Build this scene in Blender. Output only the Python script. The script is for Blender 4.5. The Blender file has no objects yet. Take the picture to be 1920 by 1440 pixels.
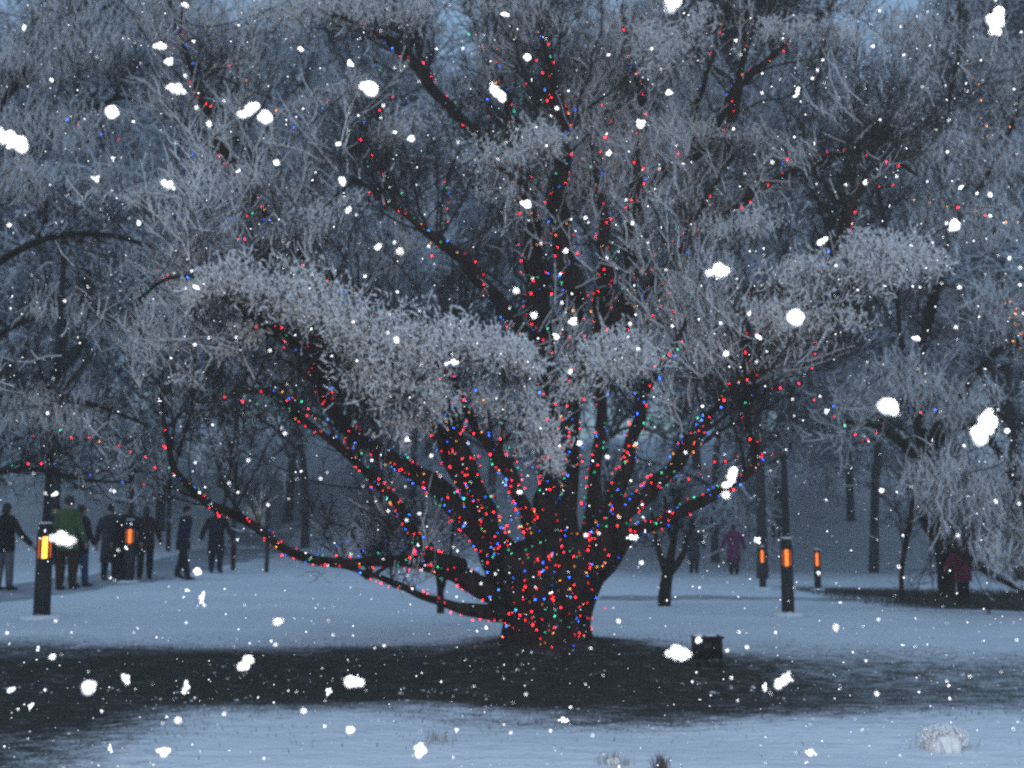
import bpy, bmesh, math, random
import numpy as np
from mathutils import Vector, Matrix

R = math.radians
random.seed(7)
rng = np.random.default_rng(11)
S = bpy.context.scene
COL = S.collection

# ------------------------------------------------------------------ camera, sky, sun, flash, exposure
PITCH = R(6.445)
FPX = 2080.0                      # focal length in pixels of the 1920 px wide photograph
CAM = Vector((0.0, 0.0, 1.6))
cd = bpy.data.cameras.new('camera')
cd.sensor_width = 36.0
cd.lens = 36.0 * FPX / 1920.0
cd.clip_end = 500.0
cd.clip_start = 0.05
cd.dof.use_dof = True
cd.dof.focus_distance = 3.6
cd.dof.aperture_fstop = 3.6
cam = bpy.data.objects.new('camera', cd)
cam.location = CAM
cam.rotation_euler = (R(90) + PITCH, 0, 0)
COL.objects.link(cam)
S.camera = cam

SUN_EL, SUN_ROT = R(6.0), R(200.0)
w = bpy.data.worlds.new('World')
S.world = w
w.use_nodes = True
nt = w.node_tree
nt.nodes.clear()
sky = nt.nodes.new('ShaderNodeTexSky')
sky.sky_type = 'NISHITA'
sky.sun_disc = False
sky.sun_elevation = SUN_EL
sky.sun_rotation = SUN_ROT
sky.air_density = 1.0
sky.dust_density = 0.4
sky.ozone_density = 3.0
bg = nt.nodes.new('ShaderNodeBackground')
bg.inputs['Strength'].default_value = 0.15
wo = nt.nodes.new('ShaderNodeOutputWorld')
# a thick snow cloud over the dusk sky, brighter overhead than at the horizon
geo = nt.nodes.new('ShaderNodeTexCoord')
sep = nt.nodes.new('ShaderNodeSeparateXYZ')
nt.links.new(geo.outputs['Generated'], sep.inputs[0])
ramp = nt.nodes.new('ShaderNodeMapRange')
ramp.inputs['From Min'].default_value = 0.0
ramp.inputs['From Max'].default_value = 1.0
ramp.inputs['To Min'].default_value = 0.36
ramp.inputs['To Max'].default_value = 1.0
nt.links.new(sep.outputs['Z'], ramp.inputs['Value'])
cloud = nt.nodes.new('ShaderNodeMix')
cloud.data_type = 'RGBA'
cloud.inputs[6].default_value = (0, 0, 0, 1)
cloud.inputs[7].default_value = (1.02, 1.54, 2.26, 1)
nt.links.new(ramp.outputs[0], cloud.inputs[0])
both = nt.nodes.new('ShaderNodeMix')
both.data_type = 'RGBA'
both.inputs[0].default_value = 0.12
nt.links.new(cloud.outputs[2], both.inputs[6])
nt.links.new(sky.outputs[0], both.inputs[7])
nt.links.new(both.outputs[2], bg.inputs[0])
nt.links.new(bg.outputs[0], wo.inputs[0])

sl = bpy.data.lights.new('sun', 'SUN')
sl.energy = 0.03
sl.angle = R(40)
sl.color = (1.0, 0.95, 0.88)
so = bpy.data.objects.new('sun', sl)
so.rotation_euler = (R(90) - SUN_EL, 0, R(180) - SUN_ROT)
COL.objects.link(so)

# the flash that lit the falling flakes, held up above the lens
fl = bpy.data.lights.new('camera_flash', 'SPOT')
fl.energy = 345.0
fl.spot_size = R(130)
fl.spot_blend = 0.6
fl.shadow_soft_size = 0.03
fl.color = (1.0, 0.98, 0.97)
fo = bpy.data.objects.new('camera_flash', fl)
fo.location = (0.45, -0.25, 2.35)
fo.rotation_euler = (R(90) + PITCH, 0, 0)
COL.objects.link(fo)

vs = S.view_settings
vs.view_transform = 'Standard'
vs.look = 'None'
vs.exposure = 1.42
vs.gamma = 1.0
S.cycles.use_denoising = False
S.cycles.max_bounces = 7
S.cycles.diffuse_bounces = 6
S.cycles.volume_bounces = 1
S.cycles.sample_clamp_indirect = 3.0
S.cycles.use_adaptive_sampling = False
S.cycles.pixel_filter_type = 'BLACKMAN_HARRIS'
S.cycles.filter_width = 2.0

def at(px, py, Y):
    u = (px - 960.0) / FPX
    v = (720.0 - py) / FPX
    c, s = math.cos(PITCH), math.sin(PITCH)
    d = Vector((u, c - v * s, s + v * c))
    return CAM + d * (Y / d.y)

def ppm(Y):
    return FPX / Y

# ------------------------------------------------------------------ materials
def mat(name, c1, c2=None, rough=0.85, scale=6.0, bump=0.0, bscale=None, stretch=(1, 1, 1), detail=6.0, spec=0.3):
    m = bpy.data.materials.new(name)
    m.use_nodes = True
    n = m.node_tree.nodes
    l = m.node_tree.links
    b = n['Principled BSDF']
    b.inputs['Roughness'].default_value = rough
    b.inputs['Specular IOR Level'].default_value = spec
    tc = n.new('ShaderNodeTexCoord')
    mp = n.new('ShaderNodeMapping')
    mp.inputs['Scale'].default_value = stretch
    l.new(tc.outputs['Object'], mp.inputs['Vector'])
    no = n.new('ShaderNodeTexNoise')
    no.inputs['Scale'].default_value = scale
    no.inputs['Detail'].default_value = detail
    l.new(mp.outputs[0], no.inputs['Vector'])
    rp = n.new('ShaderNodeValToRGB')
    rp.color_ramp.elements[0].position = 0.32
    rp.color_ramp.elements[1].position = 0.68
    rp.color_ramp.elements[0].color = (*c1, 1)
    rp.color_ramp.elements[1].color = (*(c2 or c1), 1)
    l.new(no.outputs['Fac'], rp.inputs[0])
    l.new(rp.outputs[0], b.inputs['Base Color'])
    if bump:
        n2 = n.new('ShaderNodeTexNoise')
        n2.inputs['Scale'].default_value = bscale or scale * 2
        n2.inputs['Detail'].default_value = 8
        l.new(mp.outputs[0], n2.inputs['Vector'])
        bp = n.new('ShaderNodeBump')
        bp.inputs['Strength'].default_value = bump
        bp.inputs['Distance'].default_value = 0.03
        l.new(n2.outputs['Fac'], bp.inputs['Height'])
        l.new(bp.outputs[0], b.inputs['Normal'])
    return m

def glow(name, col, strength):
    m = bpy.data.materials.new(name)
    m.use_nodes = True
    n = m.node_tree.nodes
    b = n['Principled BSDF']
    b.inputs['Base Color'].default_value = (*[0.3 * c for c in col], 1)
    b.inputs['Emission Color'].default_value = (*col, 1)
    b.inputs['Emission Strength'].default_value = strength
    return m

M_BARK = mat('bark', (0.008, 0.006, 0.005), (0.045, 0.033, 0.026), 0.95, 9, 1.0, 22, (1, 1, 0.25), spec=0.1)
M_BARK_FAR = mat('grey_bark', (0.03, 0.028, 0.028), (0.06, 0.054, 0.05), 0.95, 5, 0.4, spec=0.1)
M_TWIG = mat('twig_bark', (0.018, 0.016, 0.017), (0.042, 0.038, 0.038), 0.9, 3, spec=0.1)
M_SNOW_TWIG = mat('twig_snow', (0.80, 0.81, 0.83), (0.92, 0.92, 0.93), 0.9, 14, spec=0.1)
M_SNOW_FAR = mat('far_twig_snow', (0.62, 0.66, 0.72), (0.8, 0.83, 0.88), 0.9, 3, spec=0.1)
M_FLAKE = mat('flake_ice', (0.86, 0.86, 0.88), (0.92, 0.92, 0.93), 0.8, 40, spec=0.2)
M_METAL = mat('dark_lamp_metal', (0.012, 0.012, 0.014), (0.03, 0.028, 0.028), 0.6, 12, 0.15)
M_BOX = mat('dark_painted_steel', (0.008, 0.008, 0.009), (0.02, 0.019, 0.018), 0.5, 20, 0.1)
M_WIRE = mat('green_wire', (0.01, 0.016, 0.012), (0.015, 0.022, 0.016), 0.7)
M_AMBER = glow('lamp_core', (1.0, 0.42, 0.04), 1.6)
M_AMBER_DIM = glow('lamp_core_dim', (1.0, 0.20, 0.025), 0.7)
M_AMBER_SIDE = glow('lamp_edge', (1.0, 0.20, 0.03), 0.22)
BULB_MATS = {
    'red': glow('red_bulb', (1.0, 0.014, 0.03), 7.0),
    'amber': glow('amber_bulb', (1.0, 0.32, 0.05), 2.4),
    'green': glow('green_bulb', (0.03, 0.75, 0.36), 1.9),
    'blue': glow('blue_bulb', (0.02, 0.12, 1.0), 6.5),
}

# ------------------------------------------------------------------ mesh helpers
def mesh_np(name, V, F, m=None, smooth=False):
    """V (n,3); F list of (k,c) integer arrays."""
    me = bpy.data.meshes.new(name)
    V = np.asarray(V, dtype=np.float32)
    me.vertices.add(len(V))
    me.vertices.foreach_set('co', V.ravel())
    loops = np.concatenate([f.ravel() for f in F]).astype(np.int32)
    tot = np.concatenate([np.full(len(f), f.shape[1], np.int32) for f in F])
    st = np.concatenate([[0], np.cumsum(tot)[:-1]]).astype(np.int32)
    me.loops.add(len(loops))
    me.loops.foreach_set('vertex_index', loops)
    me.polygons.add(len(tot))
    me.polygons.foreach_set('loop_start', st)
    if smooth:
        me.polygons.foreach_set('use_smooth', np.ones(len(tot), bool))
    me.update(calc_edges=True)
    me.validate()
    if m:
        me.materials.append(m)
    return me

class MB:
    def __init__(s):
        s.V, s.F, s.n = [], {}, 0
    def add(s, V, F):
        V = np.asarray(V, float).reshape(-1, 3)
        F = np.asarray(F, int)
        s.V.append(V)
        s.F.setdefault(F.shape[1], []).append(F + s.n)
        s.n += len(V)
    def mesh(s, name, m, smooth=False):
        return mesh_np(name, np.concatenate(s.V), [np.concatenate(f) for f in s.F.values()], m, smooth)
    def build(s, name, m, parent=None, smooth=False):
        return link(name, s.mesh(name, m, smooth), parent)
    def box(s, c, d, rz=0.0, taper=1.0):
        x, y, z = d[0] / 2, d[1] / 2, d[2] / 2
        v = []
        for sz in (-1, 1):
            t = taper if sz > 0 else 1.0
            for sx, sy in ((-1, -1), (1, -1), (1, 1), (-1, 1)):
                v.append((sx * x * t, sy * y * t, sz * z))
        v = np.array(v)
        if rz:
            ca, sa = math.cos(rz), math.sin(rz)
            v[:, :2] = v[:, :2] @ np.array([[ca, sa], [-sa, ca]])
        s.add(v + np.array(c), [(3, 2, 1, 0), (4, 5, 6, 7), (0, 1, 5, 4), (1, 2, 6, 5), (2, 3, 7, 6), (3, 0, 4, 7)])
    def tube(s, pts, rad, sides=8, cap=True, lump=0.0, flat=(1, 1)):
        pts = np.asarray(pts, float)
        k = len(pts)
        rad = np.broadcast_to(np.asarray(rad, float), (k,))
        T = np.gradient(pts, axis=0)
        T /= np.linalg.norm(T, axis=1)[:, None] + 1e-9
        ref = np.array([0.0, 1.0, 0.0]) if abs(T[:, 1]).mean() < 0.8 else np.array([1.0, 0, 0])
        A = np.cross(T, ref)
        A /= np.linalg.norm(A, axis=1)[:, None] + 1e-9
        B = np.cross(T, A)
        th = np.arange(sides) / sides * 2 * math.pi
        rr = rad[:, None] * np.ones((1, sides))
        if lump:
            ph = rng.uniform(0, 6.28, 4)
            i = np.arange(k)[:, None]
            rr = rr * (1 + lump * (np.sin(2 * th + ph[0] + i * .35) * .5 + np.sin(3 * th + ph[1] - i * .5) * .35 + rng.normal(0, .35, (k, sides))))
        V = pts[:, None, :] + rr[:, :, None] * (np.cos(th)[None, :, None] * A[:, None, :] * flat[0] + np.sin(th)[None, :, None] * B[:, None, :] * flat[1])
        F = []
        for i in range(k - 1):
            for j in range(sides):
                j2 = (j + 1) % sides
                F.append((i * sides + j, i * sides + j2, (i + 1) * sides + j2, (i + 1) * sides + j))
        base = s.n
        s.add(V.reshape(-1, 3), F)
        if cap:
            s.add(np.array([pts[0], pts[-1]]), np.zeros((0, 3), int))
            c0, c1 = s.n - 2, s.n - 1
            t = [(c0, base + (j + 1) % sides, base + j) for j in range(sides)]
            t += [(c1, base + (k - 1) * sides + j, base + (k - 1) * sides + (j + 1) % sides) for j in range(sides)]
            s.F.setdefault(3, []).append(np.array(t))
    def ball(s, c, r, seg=8, ring=6, jit=0.0):
        c = np.array(c, float)
        r = np.broadcast_to(np.asarray(r, float), (3,))
        V = [(0, 0, -1)]
        for i in range(1, ring):
            a = -math.pi / 2 + math.pi * i / ring
            for j in range(seg):
                b = 2 * math.pi * j / seg
                V.append((math.cos(a) * math.cos(b), math.cos(a) * math.sin(b), math.sin(a)))
        V.append((0, 0, 1))
        V = np.array(V)
        if jit:
            V = V * (1 + rng.normal(0, jit, (len(V), 1)))
        q, t = [], []
        for i in range(ring - 2):
            for j in range(seg):
                a, b = 1 + i * seg + j, 1 + i * seg + (j + 1) % seg
                q.append((a, b, b + seg, a + seg))
        n = len(V) - 1
        for j in range(seg):
            t.append((0, 1 + (j + 1) % seg, 1 + j))
            t.append((n, n - seg + j, n - seg + (j + 1) % seg))
        base = s.n
        s.add(V * r + c, q)
        s.F.setdefault(3, []).append(np.array(t) + base)
    def paths(s, P, rad):
        """batch of thin three-sided tubes: P (n,k,3), rad (n,k)"""
        n, k, _ = P.shape
        if n == 0:
            return
        D = P[:, -1] - P[:, 0]
        D /= np.linalg.norm(D, axis=1)[:, None] + 1e-9
        ref = np.where(np.abs(D[:, 2:3]) > 0.9, np.array([[1.0, 0, 0]]), np.array([[0, 0, 1.0]]))
        A = np.cross(D, ref)
        A /= np.linalg.norm(A, axis=1)[:, None] + 1e-9
        B = np.cross(D, A)
        th = np.array([0, 2.094, 4.189])
        off = np.cos(th)[None, :, None] * A[:, None, :] + np.sin(th)[None, :, None] * B[:, None, :]
        V = P[:, :, None, :] + rad[:, :, None, None] * off[:, None, :, :]
        idx = np.arange(n * k * 3).reshape(n, k, 3)
        q = []
        for j in range(3):
            j2 = (j + 1) % 3
            q.append(np.stack([idx[:, :-1, j], idx[:, :-1, j2], idx[:, 1:, j2], idx[:, 1:, j]], -1).reshape(-1, 4))
        s.add(V.reshape(-1, 3), np.concatenate(q))
    def bits(s, C, size, flat=0.75):
        """batch of small irregular lumps of snow"""
        n = len(C)
        if n == 0:
            return
        O = np.array([(1, 0, 0), (-1, 0, 0), (0, 1, 0), (0, -1, 0), (0, 0, 1), (0, 0, -1)], float)
        T = np.array([(0, 2, 4), (2, 1, 4), (1, 3, 4), (3, 0, 4), (2, 0, 5), (1, 2, 5), (3, 1, 5), (0, 3, 5)])
        a = rng.uniform(0, 6.28, n)
        V = np.repeat(O[None], n, 0) * rng.uniform(0.65, 1.3, (n, 6, 1)) + rng.normal(0, 0.18, (n, 6, 3))
        ca, sa = np.cos(a)[:, None], np.sin(a)[:, None]
        X = V[:, :, 0] * ca - V[:, :, 1] * sa
        Yv = V[:, :, 0] * sa + V[:, :, 1] * ca
        V = np.stack([X, Yv, V[:, :, 2] * flat], -1) * np.asarray(size).reshape(-1, 1, 1) + np.asarray(C)[:, None, :]
        s.add(V.reshape(-1, 3), (T[None] + np.arange(n)[:, None, None] * 6).reshape(-1, 3))

def link(name, me, parent=None):
    o = bpy.data.objects.new(name, me)
    COL.objects.link(o)
    if parent:
        o.parent = parent
    return o

def tag(o, label=None, cat=None, group=None, kind=None):
    if label: o['label'] = label
    if cat: o['category'] = cat
    if group: o['group'] = group
    if kind: o['kind'] = kind
    return o

def thing(name, label, cat, loc=(0, 0, 0), rz=0.0, group=None):
    o = bpy.data.objects.new(name, None)
    o.location = loc
    o.rotation_euler = (0, 0, rz)
    o.empty_display_size = 0.2
    COL.objects.link(o)
    return tag(o, label, cat, group)

def copy_tree(o, parent=None):
    c = o.copy()
    COL.objects.link(c)
    if parent:
        c.parent = parent
    for ch in [x for x in o.children]:
        copy_tree(ch, c)
    return c

def unit(n):
    d = rng.normal(0, 1, (n, 3))
    return d / np.linalg.norm(d, axis=1)[:, None]

def norm(a):
    return a / (np.linalg.norm(a, axis=-1, keepdims=True) + 1e-9)

def sm(a, b, x):
    t = np.clip((x - a) / (b - a), 0, 1)
    return t * t * (3 - 2 * t)

def spline(P, n):
    P = np.asarray(P, float)
    k = len(P)
    t = np.linspace(0, k - 1, n)
    i = np.minimum(t.astype(int), k - 2)
    f = (t - i)[:, None]
    p0, p1, p2, p3 = P[np.maximum(i - 1, 0)], P[i], P[i + 1], P[np.minimum(i + 2, k - 1)]
    return 0.5 * (2 * p1 + (p2 - p0) * f + (2 * p0 - 5 * p1 + 4 * p2 - p3) * f ** 2 + (3 * p1 - p0 - 3 * p2 + p3) * f ** 3)

# ------------------------------------------------------------------ ground
def gz(x, y):
    x = np.asarray(x, float)
    y = np.asarray(y, float)
    z = -0.035 * np.clip(y - 20, 0, 34) * sm(-1, 5, x)
    z = z - 0.010 * np.clip(y - 24, 0, 30) * (1 - sm(-1, 5, x))
    z = z + 1.5 * sm(30, 52, y) * (1 - sm(-12, -6, x * 30 / np.maximum(y, 30)))
    z = z + 8.0 * sm(42, 82, y)
    z = z - 0.15 * np.exp(-(((x - 12.0) / 4.0) ** 2 + ((y - 26) / 5.0) ** 2))
    z = z + 0.16 * np.exp(-(((x + 5.0) / 3.4) ** 2 + ((y - 19.5) / 2.6) ** 2))
    z = z + 0.10 * np.exp(-(((x - 8.0) / 5.0) ** 2 + ((y - 16.4) / 1.3) ** 2))
    z = z + 0.16 * np.exp(-(((x - 0.45) / 1.3) ** 2 + ((y - 12.8) / 1.3) ** 2))
    z = z - 0.10 * np.exp(-((y - 10.7) / 1.1) ** 2) * (1 - 0.6 * sm(2, 8, x))
    z = z + 0.025 * np.sin(x * 1.3 + 0.7 * np.sin(y * .9)) * np.sin(y * 1.1 + 1.0)
    z = z + 0.012 * np.sin(x * 3.1 + y * 1.7) * np.sin(y * 2.7 - x)
    return z

def ground_mesh():
    xs = np.concatenate([np.linspace(-130, -20, 40)[:-1], np.linspace(-20, 20, 200), np.linspace(20, 130, 40)[1:]])
    ys = np.concatenate([np.linspace(-20, 4, 12)[:-1], np.linspace(4, 40, 200), np.linspace(40, 150, 50)[1:]])
    X, Y = np.meshgrid(xs, ys)
    V = np.stack([X, Y, gz(X, Y)], -1).reshape(-1, 3)
    nx, ny = len(xs), len(ys)
    i = np.arange(nx * ny).reshape(ny, nx)
    F = np.stack([i[:-1, :-1], i[:-1, 1:], i[1:, 1:], i[1:, :-1]], -1).reshape(-1, 4)
    return V, F

def snow_ground_material():
    m = bpy.data.materials.new('snow_and_bare_ground')
    m.use_nodes = True
    n, l = m.node_tree.nodes, m.node_tree.links
    b = n['Principled BSDF']
    b.inputs['Roughness'].default_value = 0.9
    b.inputs['Specular IOR Level'].default_value = 0.15
    tc = n.new('ShaderNodeTexCoord')
    sp = n.new('ShaderNodeSeparateXYZ')
    l.new(tc.outputs['Object'], sp.inputs[0])
    def noise(scale, detail=5, st=(1, 1, 1)):
        mp = n.new('ShaderNodeMapping')
        mp.inputs['Scale'].default_value = st
        l.new(tc.outputs['Object'], mp.inputs[0])
        q = n.new('ShaderNodeTexNoise')
        q.inputs['Scale'].default_value = scale
        q.inputs['Detail'].default_value = detail
        l.new(mp.outputs[0], q.inputs['Vector'])
        return q.outputs['Fac']
    def math_(op, a, b_):
        q = n.new('ShaderNodeMath')
        q.operation = op
        for k, v in enumerate((a, b_)):
            if isinstance(v, (int, float)):
                q.inputs[k].default_value = v
            else:
                l.new(v, q.inputs[k])
        return q.outputs[0]
    def ss(x, a, c, lo=0.0, hi=1.0):
        q = n.new('ShaderNodeMapRange')
        q.interpolation_type = 'SMOOTHSTEP'
        l.new(x, q.inputs['Value'])
        q.inputs['From Min'].default_value = a
        q.inputs['From Max'].default_value = c
        q.inputs['To Min'].default_value = lo
        q.inputs['To Max'].default_value = hi
        return q.outputs[0]
    wob = noise(0.9, 7, (0.5, 1, 1))
    # left end of the bare strip lies a little farther off
    yy = math_('ADD', sp.outputs['Y'], math_('MULTIPLY', math_('SUBTRACT', wob, 0.5), 2.2))
    yy = math_('ADD', yy, math_('MULTIPLY', sp.outputs['X'], 0.07))
    band = math_('MULTIPLY', ss(yy, 8.0, 10.6), ss(yy, 11.6, 14.8, 1.0, 0.0))
    band = math_('MULTIPLY', band, ss(sp.outputs['X'], 1.2, 6.0, 1.0, 0.8))
    # dim patch of weeds in the near left corner
    p2 = math_('MULTIPLY', ss(sp.outputs['X'], -3.5, -1.7, 1.0, 0.0), ss(math_('ADD', sp.outputs['Y'], wob), 8.2, 9.6, 0.82, 1.0))
    p2 = math_('MULTIPLY', p2, ss(sp.outputs['Y'], 9.6, 10.6, 1.0, 0.0))
    # bare soil and painted-in tree shade below the drooping tree on the right
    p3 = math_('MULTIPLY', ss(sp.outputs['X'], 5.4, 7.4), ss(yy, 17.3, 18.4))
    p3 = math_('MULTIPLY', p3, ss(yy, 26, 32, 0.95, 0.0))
    core = math_('MULTIPLY', ss(yy, 7.9, 9.9), ss(yy, 11.9, 14.2, 1.0, 0.0))
    core = math_('MULTIPLY', core, ss(sp.outputs['X'], 1.2, 6.5, 1.0, 0.15))
    foot = math_('POWER', math_('ADD', math_('POWER', math_('SUBTRACT', sp.outputs['X'], 0.45), 2.0), math_('POWER', math_('SUBTRACT', sp.outputs['Y'], 12.5), 2.0)), 0.5)
    foot = math_('ADD', foot, math_('MULTIPLY', math_('SUBTRACT', noise(1.3, 6), 0.5), 1.6))
    core = math_('MAXIMUM', core, ss(foot, 0.5, 1.7, 0.95, 0.0))
    band = math_('MAXIMUM', math_('MULTIPLY', band, 0.78), core)
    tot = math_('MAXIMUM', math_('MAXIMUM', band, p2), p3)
    fine = math_('ADD', math_('MULTIPLY', noise(9, 7, (0.6, 1, 1)), 0.5), math_('MULTIPLY', noise(38, 5), 0.5))
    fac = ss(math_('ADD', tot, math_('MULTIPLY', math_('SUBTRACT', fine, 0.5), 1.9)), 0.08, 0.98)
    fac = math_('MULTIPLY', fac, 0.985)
    # colours
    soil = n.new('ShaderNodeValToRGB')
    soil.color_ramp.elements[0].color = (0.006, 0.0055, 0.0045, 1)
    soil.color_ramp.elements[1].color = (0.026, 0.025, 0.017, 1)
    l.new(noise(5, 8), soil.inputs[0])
    sn = n.new('ShaderNodeValToRGB')
    sn.color_ramp.elements[0].position = 0.3
    sn.color_ramp.elements[1].position = 0.7
    sn.color_ramp.elements[0].color = (0.64, 0.67, 0.70, 1)
    sn.color_ramp.elements[1].color = (0.86, 0.87, 0.89, 1)
    l.new(math_('ADD', math_('MULTIPLY', noise(0.5, 6, (0.5, 1.4, 1)), 0.6), math_('MULTIPLY', noise(5, 7, (0.5, 2.0, 1)), 0.4)), sn.inputs[0])
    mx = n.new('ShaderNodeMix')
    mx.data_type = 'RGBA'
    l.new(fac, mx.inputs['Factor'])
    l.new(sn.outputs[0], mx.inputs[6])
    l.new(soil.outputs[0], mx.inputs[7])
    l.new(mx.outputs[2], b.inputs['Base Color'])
    bp = n.new('ShaderNodeBump')
    bp.inputs['Strength'].default_value = 0.7
    bp.inputs['Distance'].default_value = 0.05
    l.new(math_('ADD', noise(4.5, 8, (0.7, 1.4, 1)), math_('MULTIPLY', noise(24, 5), 0.4)), bp.inputs['Height'])
    l.new(bp.outputs[0], b.inputs['Normal'])
    return m

gv, gf = ground_mesh()
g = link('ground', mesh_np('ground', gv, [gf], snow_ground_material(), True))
tag(g, kind='structure')

M_SLUSH = mat('trampled_snow', (0.20, 0.205, 0.215), (0.46, 0.475, 0.50), 0.85, 1.6, 0.9, 5)
def path(name, line, width):
    c = spline(line, 90)
    T = norm(np.gradient(c, axis=0))
    N = np.stack([-T[:, 1], T[:, 0]], -1)
    k = 9
    V = []
    for j in range(k):
        f = j / (k - 1) * 2 - 1
        e = c + N * (f * width / 2 * (1 + 0.12 * np.sin(np.arange(len(c)) * .7 + j))[:, None])
        zz = gz(e[:, 0], e[:, 1]) + (0.018 if abs(f) < 0.9 else -0.02)
        V.append(np.concatenate([e, zz[:, None]], 1))
    V = np.stack(V, 1).reshape(-1, 3)
    i = np.arange(len(c) * k).reshape(len(c), k)
    F = np.stack([i[:-1, :-1], i[:-1, 1:], i[1:, 1:], i[1:, :-1]], -1).reshape(-1, 4)
    o = link(name, mesh_np(name, V, [F], M_SLUSH, True))
    return tag(o, kind='structure')
path('path', [(-10.6, 14.5), (-9.9, 19), (-9.4, 24), (-9.6, 30), (-10.2, 40), (-11.5, 60)], 3.0)
path('path', [(1.6, 20.6), (3.5, 20.4), (5.0, 20.3), (7.0, 21.0)], 1.1)

# ------------------------------------------------------------------ tree growing in batches
def grow(P0, D0, L, k, wander, up, curl=0.0):
    """n wandering paths of k points"""
    n = len(P0)
    P = np.empty((n, k, 3))
    P[:, 0] = P0
    D = norm(D0)
    st = (np.asarray(L) / (k - 1))[:, None] if np.ndim(L) else L / (k - 1)
    upv = np.array([0, 0, 1.0])
    for i in range(1, k):
        D = norm(D + rng.normal(0, wander, (n, 3)) + upv * up)
        P[:, i] = P[:, i - 1] + D * st
    return P

def pick(P, per, lo=0.15, hi=1.0):
    """per random points on each path, with the path's direction there"""
    n, k, _ = P.shape
    t = rng.uniform(lo, hi, (n, per)) * (k - 1)
    i = np.minimum(t.astype(int), k - 2)
    f = (t - i)[..., None]
    r = np.arange(n)[:, None]
    A, B = P[r, i], P[r, i + 1]
    return (A + (B - A) * f).reshape(-1, 3), norm(B - A).reshape(-1, 3), np.repeat(np.arange(n), per)

def field(p, s=1.0, ph=0.0):
    x, y, z = p[:, 0] * s + ph, p[:, 1] * s, p[:, 2] * s
    return (np.sin(1.1 * x + 1.3 * np.sin(0.7 * z + ph)) + np.sin(2.3 * z + 1.7 * np.sin(0.9 * x + y)) + np.sin(1.7 * y + 0.8 * x - z)
            + 0.7 * np.sin(3.9 * x - 2.1 * z) + 0.6 * np.sin(4.7 * z + 3.1 * y + ph)) / 4.3

def twig_set(mb, snow, P2, per3, per4, l3, l4, r3, r4, up3, up4, bit, cover, fs=1.0, ph=0.0, thr=0.0):
    """tertiary branches and twigs on the secondary paths P2, and snow along the twigs"""
    p, d, _ = pick(P2, per3)
    D = norm(d * 0.5 + unit(len(p)) * 0.8 + np.array([0, 0, up3]))
    P3 = grow(p, D, rng.uniform(*l3, len(p)), 5, 0.22, up3 * 0.35)
    mb.paths(P3, np.linspace(r3, r3 * 0.4, 5)[None].repeat(len(P3), 0))
    p, d, _ = pick(P3, per4, 0.1)
    D = norm(d * 0.5 + unit(len(p)) * 0.75 + np.array([0, 0, up4]))
    P4 = grow(p, D, rng.uniform(*l4, len(p)), 3, 0.3, up4 * 0.3)
    mb.paths(P4, np.linspace(r4, r4 * 0.55, 3)[None].repeat(len(P4), 0))
    if snow is not None:
        f = field(P4[:, 1], fs, ph)
        q = P4[f + rng.normal(0, 0.2, len(P4)) > thr]
        lift = np.array([0, 0, bit * 0.30])
        snow.paths(q + lift, bit * rng.uniform(.22, .5, len(q))[:, None] * np.array([[1.0, 0.9, 0.55]]))
        c, _, _ = pick(q, cover, 0.0)
        snow.bits(c + lift, rng.uniform(bit * 0.3, bit * 0.75, len(c)), 1.3)
        q = P3[field(P3[:, 2], fs, ph) + rng.normal(0, .1, len(P3)) > thr - 0.1]
        snow.paths(q + lift, bit * np.linspace(.5, .3, 5)[None].repeat(len(q), 0))
    return P3, P4

# ------------------------------------------------------------------ the big tree
TY = 12.8
tree = thing('lit_tree', 'huge many-limbed bare tree wound with coloured lights, its lower boughs heaped with snow', 'tree',
             (at(1030, 1215, TY).x, TY, 0))
tree_loc = np.array(tree.location)
bpy.context.view_layer.update()

def local(V):
    return np.asarray(V) - tree_loc

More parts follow.
